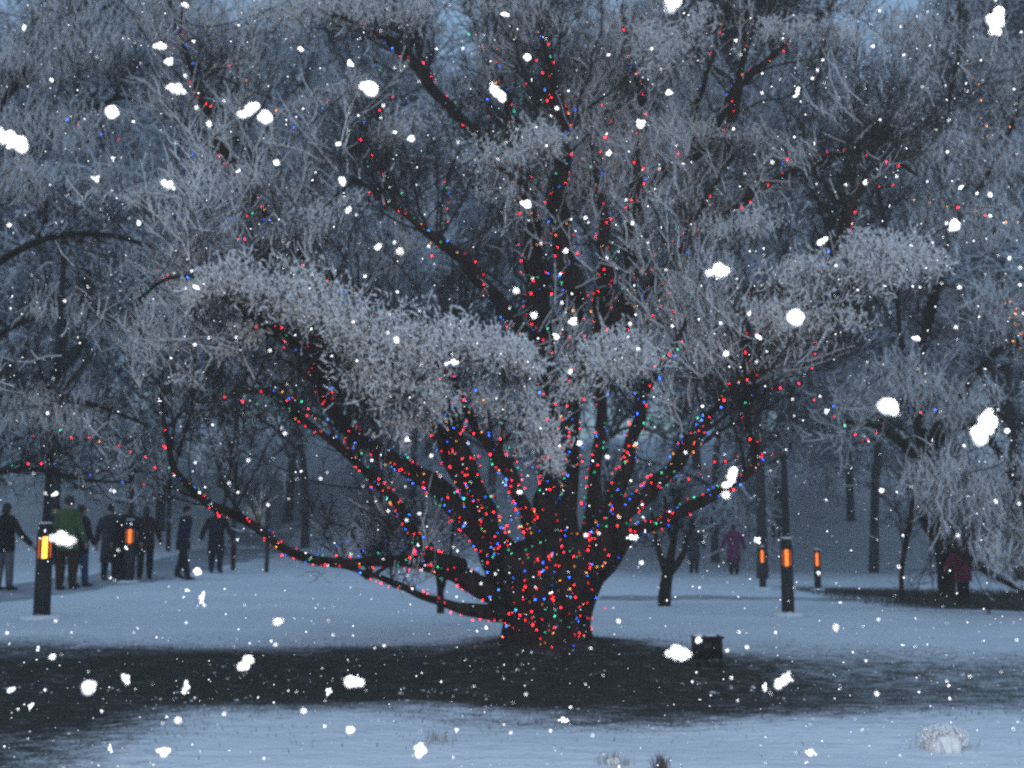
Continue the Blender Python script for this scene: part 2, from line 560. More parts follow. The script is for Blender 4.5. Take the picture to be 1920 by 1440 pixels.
# (x, y, width) in photograph pixels; depth at foot and tip
LIMBS = [
 ('low left limb sweeping over the snow', [(945,1120,64),(880,1088,48),(800,1056,34),(720,1052,26),(640,1056,22),(560,1042,20),(505,1008,18),(450,970,16),(385,940,14),(335,890,12),(312,820,9),(303,745,6)], 0.0, -1.4, 34),
 ('lowest drooping left branch', [(940,1150,44),(865,1140,24),(800,1120,17),(748,1098,13),(700,1078,10),(640,1062,7)], -0.3, -1.2, 12),
 ('thick left limb with the bent dark elbow', [(930,1050,62),(865,960,50),(800,900,42),(720,850,34),(645,800,29),(605,730,27),(575,665,22),(525,628,18),(480,600,12),(430,560,8)], -0.1, -1.9, 50),
 ('slim left branch below the elbow limb', [(870,1060,34),(800,1040,25),(778,1000,21),(740,940,19),(690,890,17),(650,850,15),(560,780,12),(515,738,9),(440,735,5)], -0.3, -2.3, 30),
 ('steep limb just left of the trunk', [(945,1050,66),(893,950,46),(850,865,40),(812,800,36),(790,755,28),(768,710,20),(700,600,16),(600,510,13),(515,430,11),(425,292,17),(392,220,15),(362,140,12),(335,60,9),(318,0,6)], 0.0, 0.6, 52),
 ('forked limb rising to a bright tip', [(960,1050,50),(928,1000,40),(903,930,36),(870,850,32),(846,780,30),(836,715,22),(848,688,10)], -0.3, -1.6, 44),
 ('narrow limb leaning over the snowy gap', [(1010,1040,36),(990,980,30),(970,920,30),(945,870,30),(905,820,22),(872,765,16),(850,700,10)], -0.2, -1.2, 30),
 ('main middle stem', [(1030,1060,100),(1030,960,70),(1032,890,50),(1030,760,36),(1020,640,42),(1010,560,40),(1003,490,36),(990,400,28),(978,330,20),(955,210,13),(935,110,9),(925,20,6)], 0.2, 1.4, 56),
 ('tall stem right of the middle stem', [(1065,1040,60),(1070,900,36),(1078,760,32),(1080,620,36),(1066,500,37),(1046,400,34),(1054,300,26),(1058,240,20),(1040,160,14),(1020,80,10),(1008,-10,7)], 0.1, 0.6, 46),
 ('upper right stem with the short fork', [(1100,1030,50),(1118,880,26),(1128,740,24),(1130,620,28),(1134,500,25),(1134,420,18),(1124,360,11),(1115,290,7)], 0.3, 0.9, 34),
 ('stem climbing beside the short fork', [(1128,650,26),(1180,545,24),(1186,440,27),(1190,370,24),(1196,300,16),(1205,200,11),(1180,100,8),(1165,10,6)], 0.7, 1.4, 26),
 ('short right limb ending among snow', [(1110,1060,56),(1152,940,40),(1178,860,30),(1195,790,30),(1212,725,24),(1250,675,14),(1290,600,8)], -0.2, -1.1, 36),
 ('stout right limb with a broken end', [(1120,1060,70),(1170,965,44),(1222,918,36),(1272,862,34),(1318,800,26),(1338,770,12),(1385,715,8),(1450,690,5)], -0.2, -1.6, 36),
 ('low right limb bending upright', [(1120,1075,60),(1180,1005,34),(1255,972,28),(1340,926,24),(1396,892,19),(1416,860,16),(1402,790,13),(1400,700,10),(1394,610,6)], 0.0, -0.8, 30),
 ('long upper right limb', [(1190,400,20),(1240,325,17),(1300,290,19),(1350,232,20),(1382,165,17),(1420,130,13),(1480,75,9),(1560,10,6)], 1.4, 0.6, 14),
 ('upright top right stem', [(1362,300,18),(1378,205,15),(1393,105,10),(1402,-10,7)], 0.9, 1.2, 6),
 ('thin top stem over the gap of sky', [(1295,292,11),(1300,220,11),(1322,150,9),(1352,60,6),(1365,0,4)], 1.0, 1.2, 4),
 ('upper left limb reaching over the snow bank', [(1010,650,26),(925,555,22),(872,492,23),(822,450,19),(786,425,12),(730,380,8),(660,330,5)], 0.6, -0.4, 18),
 ('top left limb', [(985,370,18),(930,300,17),(870,230,18),(826,182,19),(776,122,18),(738,80,15),(696,58,8),(620,20,5)], 1.0, 1.5, 12),
 ('slanting branch of the upper right', [(1130,640,24),(1195,560,18),(1262,500,17),(1300,420,13),(1320,380,9),(1350,330,6)], 0.9, 0.4, 14),
 ('dark spreading branch of the far right', [(1150,640,22),(1300,560,18),(1420,540,16),(1540,520,20),(1572,450,20),(1600,380,15),(1630,320,8)], 0.4, -0.8, 16),
 ('arching far right branch', [(1170,600,20),(1290,460,16),(1370,395,13),(1450,340,12),(1540,300,10),(1640,285,8),(1720,330,5)], 0.9, -0.3, 14),
 ('arching far left branch', [(500,612,14),(430,545,11),(370,520,9),(310,525,7),(260,560,5)], -1.9, -2.4, 6),
]
limb_data = []
for desc, pts, dy0, dy1, nb in LIMBS:
    k = len(pts)
    W = []
    Rr = []
    for i, (px, py, wd) in enumerate(pts):
        t = i / (k - 1)
        Y = TY + dy0 + (dy1 - dy0) * (t ** 0.9)
        W.append(at(px, py, Y))
        Rr.append(wd / 2 / ppm(Y) * ((0.82 if py > 650 else 1.15) if wd > 16 else 1.0))
    n = k * 6
    P = spline([list(p) for p in W], n)
    rr = np.maximum(spline(np.array(Rr)[:, None].repeat(3, 1), n)[:, 0], 0.006)
    ph = rng.uniform(0, 6, 2)
    i = np.arange(n)
    P[:, 0] += 0.25 * rr * np.sin(i * 0.8 + ph[0])
    P[:, 1] += 0.6 * rr * np.sin(i * 0.55 + ph[1])
    b = MB()
    b.tube(local(P), rr, 12, True, 0.10)
    o = b.build('limb', M_BARK, tree, True)
    limb_data.append((desc, P, rr, nb))

# trunk: a fluted bole that flares at the roots
def trunk_mesh(name, prof, sides=40, parent=None, mtl=None, flute=0.09, origin=(0, 0, 0)):
    b = MB()
    V = []
    th = np.arange(sides) / sides * 2 * math.pi
    ph = rng.uniform(0, 6.28, 5)
    K = len(prof)
    for i, (cx, z, rx, ry, fl_) in enumerate(prof):
        lob = 1 + fl_ * (np.sin(5 * th + ph[0] + i * .07) * .6 + np.sin(8 * th + ph[1] - i * .1) * .4) + flute * .35 * np.sin(13 * th + ph[2] + i * .2) + rng.normal(0, 0.012, sides)
        V.append(np.stack([cx + rx * lob * np.cos(th), ry * lob * np.sin(th), np.full(sides, z)], -1))
    V = np.concatenate(V)
    F = [(i * sides + j, i * sides + (j + 1) % sides, (i + 1) * sides + (j + 1) % sides, (i + 1) * sides + j) for i in range(K - 1) for j in range(sides)]
    b.add(V - np.array(origin), F)
    n = b.n
    b.add([(prof[-1][0] - origin[0], -origin[1], prof[-1][1] + 0.06 - origin[2])], np.zeros((0, 3), int))
    b.F.setdefault(3, []).append(np.array([(n, (K - 1) * sides + j, (K - 1) * sides + (j + 1) % sides) for j in range(sides)]))
    return b.build(name, mtl or M_BARK, parent, True)
prof = []
for py, xl, xr, f in [(1240,915,1150,.30),(1225,925,1135,.26),(1212,938,1120,.20),(1195,946,1110,.14),(1170,948,1108,.10),(1140,942,1114,.09),(1110,932,1124,.09),(1080,918,1136,.11),(1055,908,1146,.13),(1035,925,1145,.14),(1018,970,1130,.14),(1008,1000,1110,.1)]:
    a, c = at(xl, py, TY), at(xr, py, TY)
    prof.append(((a.x + c.x) / 2 - tree_loc[0], a.z, (c.x - a.x) / 2, (c.x - a.x) / 2 * 0.8, f))
trunk_mesh('trunk', prof, parent=tree)

# secondary branches, twigs, light frosting
crown = MB()
frost = MB()
sec = []
for desc, P, rr, nb in limb_data:
    n = len(P)
    L = np.linalg.norm(np.diff(P, axis=0), axis=1).sum()
    cnt = int(L * 7.0)
    t = rng.uniform(0.34, 1.0, cnt) ** 0.8 * (n - 1)
    i = np.minimum(t.astype(int), n - 2)
    p = P[i] + (P[i + 1] - P[i]) * (t - i)[:, None]
    d = norm(P[i + 1] - P[i])
    D = norm(d * 0.55 + unit(cnt) * 0.8 + np.array([0, 0, 0.45]))
    low = (p[:, 2] < 1.5)
    D[low, 2] = np.abs(D[low, 2]) + 0.3
    Ls = rng.uniform(0.6, 2.3, cnt)
    Ls[low] *= 0.45
    D[:, 1] += 0.45
    if desc.startswith('low'):
        keep_ = rng.random(cnt) < 0.4
    else:
        keep_ = rng.random(cnt) < 1.1 - 0.9 * (D[:, 1] < -0.05)
    stem = (p[:, 2] > 2.4) & (p[:, 2] < 5.2) & (np.abs(p[:, 0] - 0.55) < 1.2)
    keep_ &= ~stem | ((D[:, 1] > 0.35) & (rng.random(cnt) < 0.6))
    p, D, Ls, i, cnt = p[keep_], D[keep_], Ls[keep_], i[keep_], int(keep_.sum())
    Pp = grow(p, D, Ls, 8, 0.15, 0.08)
    r0 = np.clip(rr[i] * 0.4, 0.006, 0.026) * rng.uniform(0.6, 1.1, cnt)
    crown.paths(local(Pp), r0[:, None] * np.linspace(1, 0.3, 8)[None])
    sec.append(Pp)
sec = np.concatenate(sec)
cr2, fr2 = MB(), MB()
twig_set(cr2, fr2, sec, 9, 12, (0.3, 1.0), (0.10, 0.38), 0.005, 0.0028, 0.40, 0.5, 0.014, 2, 1.15, 0.4, 0.27)
for s_, d_ in ((cr2, crown), (fr2, frost)):
    off = d_.n
    d_.V += [local(v) for v in s_.V]
    for k_, f_ in s_.F.items():
        d_.F.setdefault(k_, []).extend([q + off for q in f_])
    d_.n += s_.n
print('secondary', len(sec), 'crown verts', crown.n, 'frost', frost.n)

# heaps of snow on the twiggy boughs: polylines of (x, y, half thickness) in pixels, depth, density
CLUMPS = [
 ([(360,550,26),(430,520,34),(510,535,48),(590,570,56),(660,600,58)], 10.6, 1.0),
 ([(560,560,44),(660,620,58),(760,640,60),(850,640,52),(940,665,36),(1000,680,20)], 10.5, 1.15),
 ([(650,690,44),(720,700,52),(800,720,44),(830,740,24)], 10.6, 1.05),
 ([(715,790,22),(765,790,36),(800,780,20)], 10.9, 1.0),
 ([(850,700,26),(900,730,36),(930,760,26)], 11.2, 0.7),
 ([(1070,690,30),(1130,670,46),(1200,670,44),(1240,680,22)], 11.0, 1.05),
 ([(1060,720,26),(1100,740,26)], 11.0, 0.9),
 ([(975,740,36),(1005,790,48),(1030,840,36),(1040,870,16)], 11.0, 0.8),
 ([(1390,585,26),(1470,590,42),(1560,590,46),(1620,600,30)], 11.3, 0.95),
 ([(1450,520,26),(1540,500,44),(1640,500,54),(1720,490,40),(1765,490,22)], 11.4, 0.9),
 ([(1590,460,20),(1650,450,28),(1690,470,22)], 11.5, 0.8),
 ([(700,260,22),(760,240,40),(820,230,34)], 13.0, 0.7),
 ([(870,300,34),(930,290,46),(1000,270,40),(1040,260,22)], 12.6, 0.65),
 ([(900,350,30),(960,350,34)], 12.8, 0.5),
 ([(480,30,30),(580,25,44),(690,20,44),(790,30,34)], 13.4, 0.8),
 ([(1205,60,34),(1245,90,48),(1290,70,40),(1320,20,30)], 13.0, 0.8),
 ([(1440,60,20),(1520,60,34),(1610,75,24)], 13.0, 0.65),
 ([(870,10,22),(950,5,26)], 13.4, 0.7),
 ([(250,375,18),(340,340,34),(430,345,40),(500,330,22)], 12.8, 0.6),
 ([(480,455,30),(540,440,40),(610,400,40),(680,370,30)], 12.2, 0.55),
 ([(1300,430,18),(1380,420,28),(1470,415,22)], 12.4, 0.5),
 ([(390,690,20),(430,640,26),(480,610,26)], 11.0, 0.45),
 ([(330,700,20),(370,715,22)], 11.2, 0.4),
 ([(1580,180,24),(1660,230,34),(1740,290,30)], 13.2, 0.5),
 ([(1320,250,16),(1420,260,24),(1500,300,20)], 13.6, 0.35),
 ([(560,200,24),(640,170,30),(700,150,20)], 13.4, 0.4),
 ([(1290,690,18),(1400,690,26),(1500,700,22)], 12.2, 0.35),
]
limb_pts = np.concatenate([P for _, P, _, _ in limb_data])
n_bits = 0
for line, Y, dens in CLUMPS:
    c3 = np.array([list(at(x, y, Y)) for x, y, h in line])
    hh = np.array([h * 1.2 / ppm(Y) for x, y, h in line])
    seg = np.linalg.norm(np.diff(c3, axis=0), axis=1)
    area = float((seg * (hh[:-1] + hh[1:])).sum())
    cl = MB()
    n_sp = int(area * 2600 * dens)
    cum = np.concatenate([[0], np.cumsum(seg)]) / seg.sum()
    t = rng.uniform(-0.03, 1.03, n_sp).clip(0, 1)
    # sprays gather on a few sub-heads so the outline stays lumpy
    heads = rng.uniform(0, 1, max(4, int(area * 9)))
    hj = rng.integers(0, len(heads), n_sp)
    g_ = rng.random(n_sp) < 0.7
    t[g_] = (heads[hj[g_]] + rng.normal(0, 0.045, g_.sum())).clip(0, 1)
    cx = np.stack([np.interp(t, cum, c3[:, a]) for a in range(3)], -1)
    h = np.interp(t, cum, hh)
    hz = rng.normal(0, 0.5, len(heads))[hj] * g_
    u = unit(n_sp) * np.abs(rng.normal(0.55, 0.34, n_sp)).clip(0, 1.6)[:, None]
    A = cx + np.stack([u[:, 0] * h, u[:, 1] * h * 1.1, u[:, 2] * h * 0.95 + hz * h * 0.55], -1)
    tuftf = field(A, 7.0, Y) + rng.normal(0, .3, n_sp) > -0.45
    A, u, n_sp = A[tuftf], u[tuftf], int(tuftf.sum())
    D = norm(np.stack([u[:, 0] * .6, u[:, 1] * .5 - 0.1, u[:, 2] * 0.3 + rng.choice([0.9, -0.9], n_sp, p=[.55, .45])], -1) + rng.normal(0, .5, (n_sp, 3)))
    Pt = grow(A, D, rng.uniform(0.05, 0.16, n_sp), 4, 0.32, 0.0)
    nd = n_sp // 5
    crown.paths(local(Pt[:nd]), np.linspace(0.004, 0.0025, 4)[None].repeat(nd, 0))
    cl.paths(local(Pt[nd:]), rng.uniform(.003, .006, n_sp - nd)[:, None] * np.array([[.8, 1.0, .9, .5]]))
    q, _, _ = pick(Pt[nd:], 3, 0.0, 1.0)
    q[:, 2] += 0.006
    cl.bits(local(q), rng.uniform(0.006, 0.014, len(q)), 1.1)
    n_bits += len(q)
    cl.build('twig_snow', M_SNOW_TWIG, tree)['kind'] = 'stuff'
    # boughs that carry the heap, tied to the nearest limb
    for m_ in range(max(3, int(area * 7))):
        tt = rng.uniform(0, 1)
        e = np.array([np.interp(tt, cum, c3[:, a]) for a in range(3)]) + rng.normal(0, 0.06, 3)
        dd = np.linalg.norm(limb_pts - e - np.array([0, 0, -0.3]), axis=1)
        s_ = limb_pts[dd.argsort()[rng.integers(0, 25)]]
        mid = (s_ + e) / 2 + rng.normal(0, 0.1, 3) + np.array([0, 0, -0.08])
        pp = spline([s_, mid, e, e + (e - mid) * 0.35 + np.array([0, 0, .05])], 10)
        crown.paths(local(pp)[None], np.linspace(0.014, 0.004, 10)[None])
    # dark twigs hanging out of the underside
    n_h = int(area * 200)
    t = rng.uniform(0, 1, n_h)
    cx = np.stack([np.interp(t, cum, c3[:, a]) for a in range(3)], -1)
    h = np.interp(t, cum, hh)
    A = cx + np.stack([rng.normal(0, .2, n_h) * h, rng.normal(0, .5, n_h) * h, -rng.uniform(.3, 1.0, n_h) * h], -1)
    Pt = grow(A, np.stack([rng.normal(0, .3, n_h), rng.normal(0, .3, n_h), -np.ones(n_h)], -1), rng.uniform(.1, .4, n_h), 4, .2, 0)
    crown.paths(local(Pt), np.linspace(0.004, 0.002, 4)[None].repeat(n_h, 0))
print('clump bits', n_bits)
cr = crown.build('crown', M_TWIG, tree)
frost.build('snow_cover', M_SNOW_TWIG, cr)

# ------------------------------------------------------------------ strings of coloured bulbs
def bulb_mesh(kind):
    b = MB()
    prof = [(-0.021, 0.004), (-0.014, 0.0105), (-0.002, 0.0135), (0.010, 0.0115), (0.016, 0.008), (0.024, 0.0075)]
    b.tube([(0, 0, z) for z, r in prof], [r for z, r in prof], 8)
    return b.mesh('bulb', BULB_MATS[kind], True)
for k_ in list(BULB_MATS):
    m_ = BULB_MATS[k_].copy()
    m_.name = k_ + '_bulb_dim'
    m_.node_tree.nodes['Principled BSDF'].inputs['Emission Strength'].default_value *= 0.3
    BULB_MATS[k_ + ' dim'] = m_
BULBS = {k: bulb_mesh(k) for k in BULB_MATS}
n_bulbs = 0
def light_string(label, P, every, jitter=0.01, kinds=('red',) * 54 + ('amber',) * 11 + ('green',) * 16 + ('blue',) * 19, limit=98, scale=1.0, group='strings of coloured lights'):
    """P: world points of the wire"""
    global n_bulbs
    P = np.asarray(P)
    seg = np.linalg.norm(np.diff(P, axis=0), axis=1)
    s = np.concatenate([[0], np.cumsum(seg)])
    root = thing('light_string', label, 'fairy lights', tuple(P[0]), 0, group)
    wb = MB()
    wb.paths((P - P[0])[None], np.full((1, len(P)), 0.003))
    wb.build('wire', M_WIRE, root)
    n = min(limit, max(3, int(s[-1] / every)))
    for q in (np.arange(n) + rng.uniform(0.1, 0.9, n)) / n * s[-1]:
        p = np.array([np.interp(q, s, P[:, a]) for a in range(3)]) - P[0] + rng.normal(0, jitter, 3)
        o = bpy.data.objects.new('bulb', BULBS[kinds[rng.integers(0, len(kinds))] + ('' if rng.random() < .55 else ' dim')])
        o.location = p
        o.rotation_euler = (rng.normal(0, .4), R(12) + rng.normal(0, .3), rng.uniform(0, 6))
        sc = 0.39 * scale * rng.choice([0.5, 0.68, 0.85, 1.05], p=[.3, .3, .25, .15]) * rng.uniform(.9, 1.1)
        o.scale = (sc, sc, sc * 1.15)
        o.parent = root
        COL.objects.link(o)
        n_bulbs += 1
    return root

for desc, P, rr, nb in limb_data:
    n = len(P)
    T = norm(np.gradient(P, axis=0))
    A = norm(np.cross(T, np.array([0, 1.0, 0])))
    B = np.cross(T, A)
    m_ = max(60, nb * 5)
    t = np.linspace(0.04, 0.93, m_) * (n - 1)
    i = np.minimum(t.astype(int), n - 2)
    f = (t - i)[:, None]
    c = P[i] + (P[i + 1] - P[i]) * f
    r = rr[i] + 0.016
    # turns wander so that most bulbs show on the camera's side and some behind
    th = 1.25 * np.pi / 2 * np.sin(np.linspace(0, nb * 0.85, m_)) + rng.normal(0, .15, m_) - np.pi / 2
    W = c + (r * np.cos(th))[:, None] * A[i] + (r * np.sin(th))[:, None] * (-B[i]) * 1.0
    # put the wandering side towards the viewer of the tree's front
    side = np.sign((-B[i])[:, 1:2])
    W = c + (r * np.sin(th + np.pi / 2))[:, None] * A[i] - (r * np.cos(th + np.pi / 2))[:, None] * (-B[i]) * side
    L = np.linalg.norm(np.diff(W, axis=0), axis=1).sum()
    nb = min(98, int(nb * 1.75))
    light_string('coloured bulbs wound along the ' + desc, W, L / max(6, nb), 0.012)
    if nb > 50:
        h_ = len(W) * 6 // 10
        th2 = th[:h_] + 2.2
        W2 = c[:h_] + (r[:h_] * np.sin(th2 + np.pi / 2))[:, None] * A[i[:h_]] - (r[:h_] * np.cos(th2 + np.pi / 2))[:, None] * (-B[i[:h_]]) * side[:h_]
        L2 = np.linalg.norm(np.diff(W2, axis=0), axis=1).sum()
        light_string('second bulb string low on the ' + desc, W2, L2 / (nb * .75), 0.015)

def px_string(label, line, Y, every, dY=0.0, **k):
    P = spline([list(at(x, y, Y + dY * i / max(1, len(line) - 1))) for i, (x, y) in enumerate(line)], len(line) * 8)
    return light_string(label, P, every, 0.02, **k)
# round the bole
for j, (lab, ys) in enumerate([('zigzag of coloured bulbs round the foot of the big trunk', (1185, 1150, 1200, 1140, 1190, 1155)), ('zigzag of coloured bulbs across the middle of the big trunk', (1120, 1080, 1130, 1085, 1125, 1090)),
                               ('steep zigzag of coloured bulbs up the front of the big trunk', (1205, 1090, 1180, 1060, 1175, 1100)),
                               ('dense zigzag of coloured bulbs where the limbs divide', (1060, 1020, 1068, 1025, 1070, 1030)), ('loose coloured bulbs slung across the fork of the limbs', (1040, 980, 1045, 990, 1035, 975))]):
    pts = []
    for i, y in enumerate(ys):
        f = i / (len(ys) - 1) * 2 - 1
        hw = [0.52, 0.56, 0.55, 0.74, 0.68][j]
        x = at(1030, y, TY).x
        pts.append((x + hw * 0.96 * f, TY - hw * 0.8 * math.sqrt(max(0.02, 1 - f * f * 0.92)) - 0.09, at(1030, y, TY).z))
    P = spline(pts, 60)
    L = np.linalg.norm(np.diff(P, axis=0), axis=1).sum()
    light_string(lab, P, L / [36, 34, 36, 50, 36][j], 0.05)
px_string('sparse coloured bulbs on the twigs left of the tall lamp post', [(0,880),(20,872),(55,868),(95,870),(150,893),(190,890),(250,905),(300,912)], 14.0, 0.19, 0.6)
px_string('coloured bulbs sagging over the heads of the walkers', [(60,825),(98,800),(150,822),(175,824),(225,838),(260,852),(330,905)], 13.5, 0.2, -0.5)
px_string('short coloured string in the upper left twigs', [(110,228),(145,232),(190,246),(235,268),(280,285),(330,294),(375,290)], 13.0, 0.2, 0.3)
px_string('faint coloured string high in the left crown', [(410,115),(500,182),(545,236),(590,205),(640,190),(675,222),(700,235)], 12.6, 0.3, 0.2)
px_string('coloured bulbs round the dark left knot of twigs', [(415,405),(440,410),(470,400),(490,412),(505,418),(480,440),(440,455),(455,470)], 11.6, 0.1, 0.2)
px_string('coloured string looped through the right hand twigs', [(1520,752),(1560,765),(1590,800),(1620,828),(1640,815),(1655,790),(1690,770),(1765,772)], 12.0, 0.14, 0.5)
px_string('amber bulbs among the far right twigs', [(1880,560),(1905,578),(1895,600),(1915,615),(1900,640),(1912,655)], 12.2, 0.07, 0.2, kinds=('amber',))
px_string('few amber bulbs in the top right twigs', [(1822,135),(1825,150),(1838,168),(1850,250),(1900,235)], 13.0, 0.16, 0.2, kinds=('amber',))
px_string('amber bulbs above the heart shaped flake', [(1690,370),(1780,385),(1830,405),(1860,410),(1900,418),(1925,425)], 13.0, 0.2, 0.2, kinds=('amber', 'amber', 'red'))
px_string('blue lights netted over the snowy shrub', [(595,1035),(640,1020),(690,1010),(720,1008),(712,1025),(665,1035),(655,1045),(690,1050),(735,1030),(760,1028),(758,1045),(700,1042),(640,1045)], 14.6, 0.085, 0.4, kinds=('blue',), scale=0.8)
px_string('coloured bulbs along the drooping snowy bank', [(690,90),(720,160),(735,200),(670,220),(700,300),(725,330),(760,370)], 12.6, 0.25, 0.2)
px_string('coloured bulbs dangling before the left sky gap', [(838,330),(838,355),(840,380),(836,410),(838,440),(805,480)], 12.4, 0.09, 0.2)
px_string('coloured bulbs hung between the right hand limbs', [(1340,860),(1280,900),(1330,880),(1380,860),(1465,852)], 11.9, 0.16, 0.2)
px_string('coloured bulbs under the right hand snow heap', [(1320,640),(1420,630),(1430,655),(1480,640),(1530,645),(1500,725),(1425,715)], 11.8, 0.17, 0.2)
px_string('coloured bulbs in the arching right twigs', [(1455,300),(1540,290),(1570,270),(1600,330),(1650,350),(1675,345)], 12.8, 0.13, 0.2)
px_string('coloured bulbs at the crossing of the upper right limbs', [(1190,580),(1240,470),(1270,455),(1290,490),(1250,560),(1270,580),(1300,520),(1210,600)], 12.6, 0.11, 0.2)
px_string('coloured bulbs over the crown of the middle stems', [(870,60),(940,130),(910,200),(955,235),(1010,110),(1035,210),(1120,190),(1145,235),(1100,330)], 12.6, 0.22, 0.2)
px_string('coloured bulbs in front of the central snow tongue', [(860,760),(900,740),(940,790),(945,830),(1000,880),(1060,830),(1055,780),(1095,800)], 10.9, 0.13, 0.1)
px_string('coloured bulbs below the left elbow limb', [(500,715),(540,745),(600,790),(610,825),(590,800),(555,745),(480,760),(420,742)], 11.2, 0.15, -0.2)
print('bulbs', n_bulbs)

# ------------------------------------------------------------------ trees of the grove
def prototype(h, spread, nl, weep, seed, tlo=0.29, thr=0.0):
    global rng
    keep, rng = rng, np.random.default_rng(seed)
    tr, cw, sn = MB(), MB(), MB()
    r0 = 0.055 + h * 0.006
    tp = spline([(0, 0, -0.25), (rng.normal(0, .08), rng.normal(0, .08), h * .2), (rng.normal(0, .2), rng.normal(0, .2), h * .5), (rng.normal(0, .3), rng.normal(0, .3), h * .92)], 24)
    tr.tube(tp, np.linspace(1, 0.12, 24) ** 0.8 * r0 * (1 + 0.6 * np.exp(-np.arange(24) * 1.0)), 10, True, 0.08)
    t = rng.uniform(tlo, 0.97, nl) * 23
    i = np.minimum(t.astype(int), 22)
    p = tp[i] + (tp[i + 1] - tp[i]) * (t - i)[:, None]
    a = np.arange(nl) * 2.4 + rng.uniform(0, .8, nl)
    f = t / 23
    D = np.stack([np.cos(a), np.sin(a), 0.25 + 0.9 * f], -1)
    Ls = spread * (1.05 - 0.6 * f) * rng.uniform(0.7, 1.15, nl)
    P1 = grow(p, D, Ls, 10, 0.13, 0.05 - weep * 0.10)
    for q in range(nl):
        tr.tube(P1[q], np.linspace(r0 * .42, .012, 10), 6, False, 0.05)
    p, d, _ = pick(P1, 11, 0.2)
    P2 = grow(p, norm(d * .6 + unit(len(p)) * .8 + np.array([0, 0, .25 - weep * .5])), rng.uniform(.6, 1.9, len(p)), 6, .17, .04 - weep * .16)
    cw.paths(P2, np.linspace(.016, .006, 6)[None].repeat(len(P2), 0))
    twig_set(cw, sn, P2, 5, 6, (.4, 1.1), (.2, .7), .008, .0055, .2 - weep * .5, .25 - weep * .7, .048, 1, 0.9, seed * 1.7, thr)
    rng = keep
    root = bpy.data.objects.new('snowy_tree', None)
    COL.objects.link(root)
    tr.build('trunk', M_BARK_FAR, root, True)
    c = cw.build('crown', M_TWIG, root)
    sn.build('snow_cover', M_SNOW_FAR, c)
    return root

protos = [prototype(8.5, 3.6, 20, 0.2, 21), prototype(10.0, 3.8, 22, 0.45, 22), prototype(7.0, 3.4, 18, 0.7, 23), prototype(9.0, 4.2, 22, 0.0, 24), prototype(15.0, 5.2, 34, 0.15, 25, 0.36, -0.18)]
GROVE = [
 # x, y, proto, scale, region
 (-19, 41, 2, 1.7, 0), (-14.5, 46, 1, 1.8, 0), (-25, 48, 0, 2.0, 0), (-10.5, 52, 3, 2.0, 0), (-31, 50, 1, 1.9, 0), (-20.5, 55, 3, 2.1, 0), (-15, 58, 0, 2.1, 0),
 (-4.6, 37, 4, 1.25, 1), (7.8, 35, 4, 1.2, 2), (-13.5, 33, 4, 1.15, 0), (14.4, 32, 4, 1.1, 2), (-19.5, 34, 4, 1.15, 0),
 (-8.5, 46, 0, 1.7, 1), (-1.0, 47, 1, 1.8, 1), (4.2, 50, 3, 1.9, 1), (-5, 56, 2, 2.2, 1), (8.4, 57, 0, 2.1, 1),
 (8.5, 47, 2, 1.9, 2), (13.5, 42, 0, 1.75, 2), (12.5, 53, 1, 2.1, 2), (18, 47, 3, 1.9, 2), (19.5, 38, 1, 1.6, 2), (24, 50, 0, 2.0, 2), (17, 56, 2, 2.2, 2), (29, 46, 2, 2.0, 2),
 (-37, 62, 3, 2.2, 3), (-29, 64, 2, 2.4, 3), (-21, 66, 1, 2.3, 3), (-13, 68, 2, 2.4, 3), (-5, 66, 0, 2.4, 3), (3, 68, 2, 2.5, 3), (11, 66, 1, 2.4, 3), (20, 66, 2, 2.5, 3), (28, 62, 3, 2.3, 3), (36, 60, 0, 2.3, 3),
]
REG = [('snow-laden bare tree behind the people walking on the path', 'snowy trees behind the walkers'),
       ('snow-laden bare tree in the middle of the grove, just behind the big lit tree', 'snowy trees behind the lit tree'),
       ('snow-laden bare tree behind the three lamps on the right', 'snowy trees behind the right lamps'),
       ('faint snowy tree at the very back of the grove', 'hazy trees at the back')]
used = set()
for x, y, k, sc, rg in GROVE:
    o = protos[k] if k not in used else copy_tree(protos[k])
    used.add(k)
    o.location = (x, y, float(gz(x, y)))
    o.rotation_euler = (0, 0, random.uniform(0, 6.28))
    o.scale = (sc, sc, sc * random.uniform(1.1, 1.3))
    tag(o, REG[rg][0], 'tree', REG[rg][1])

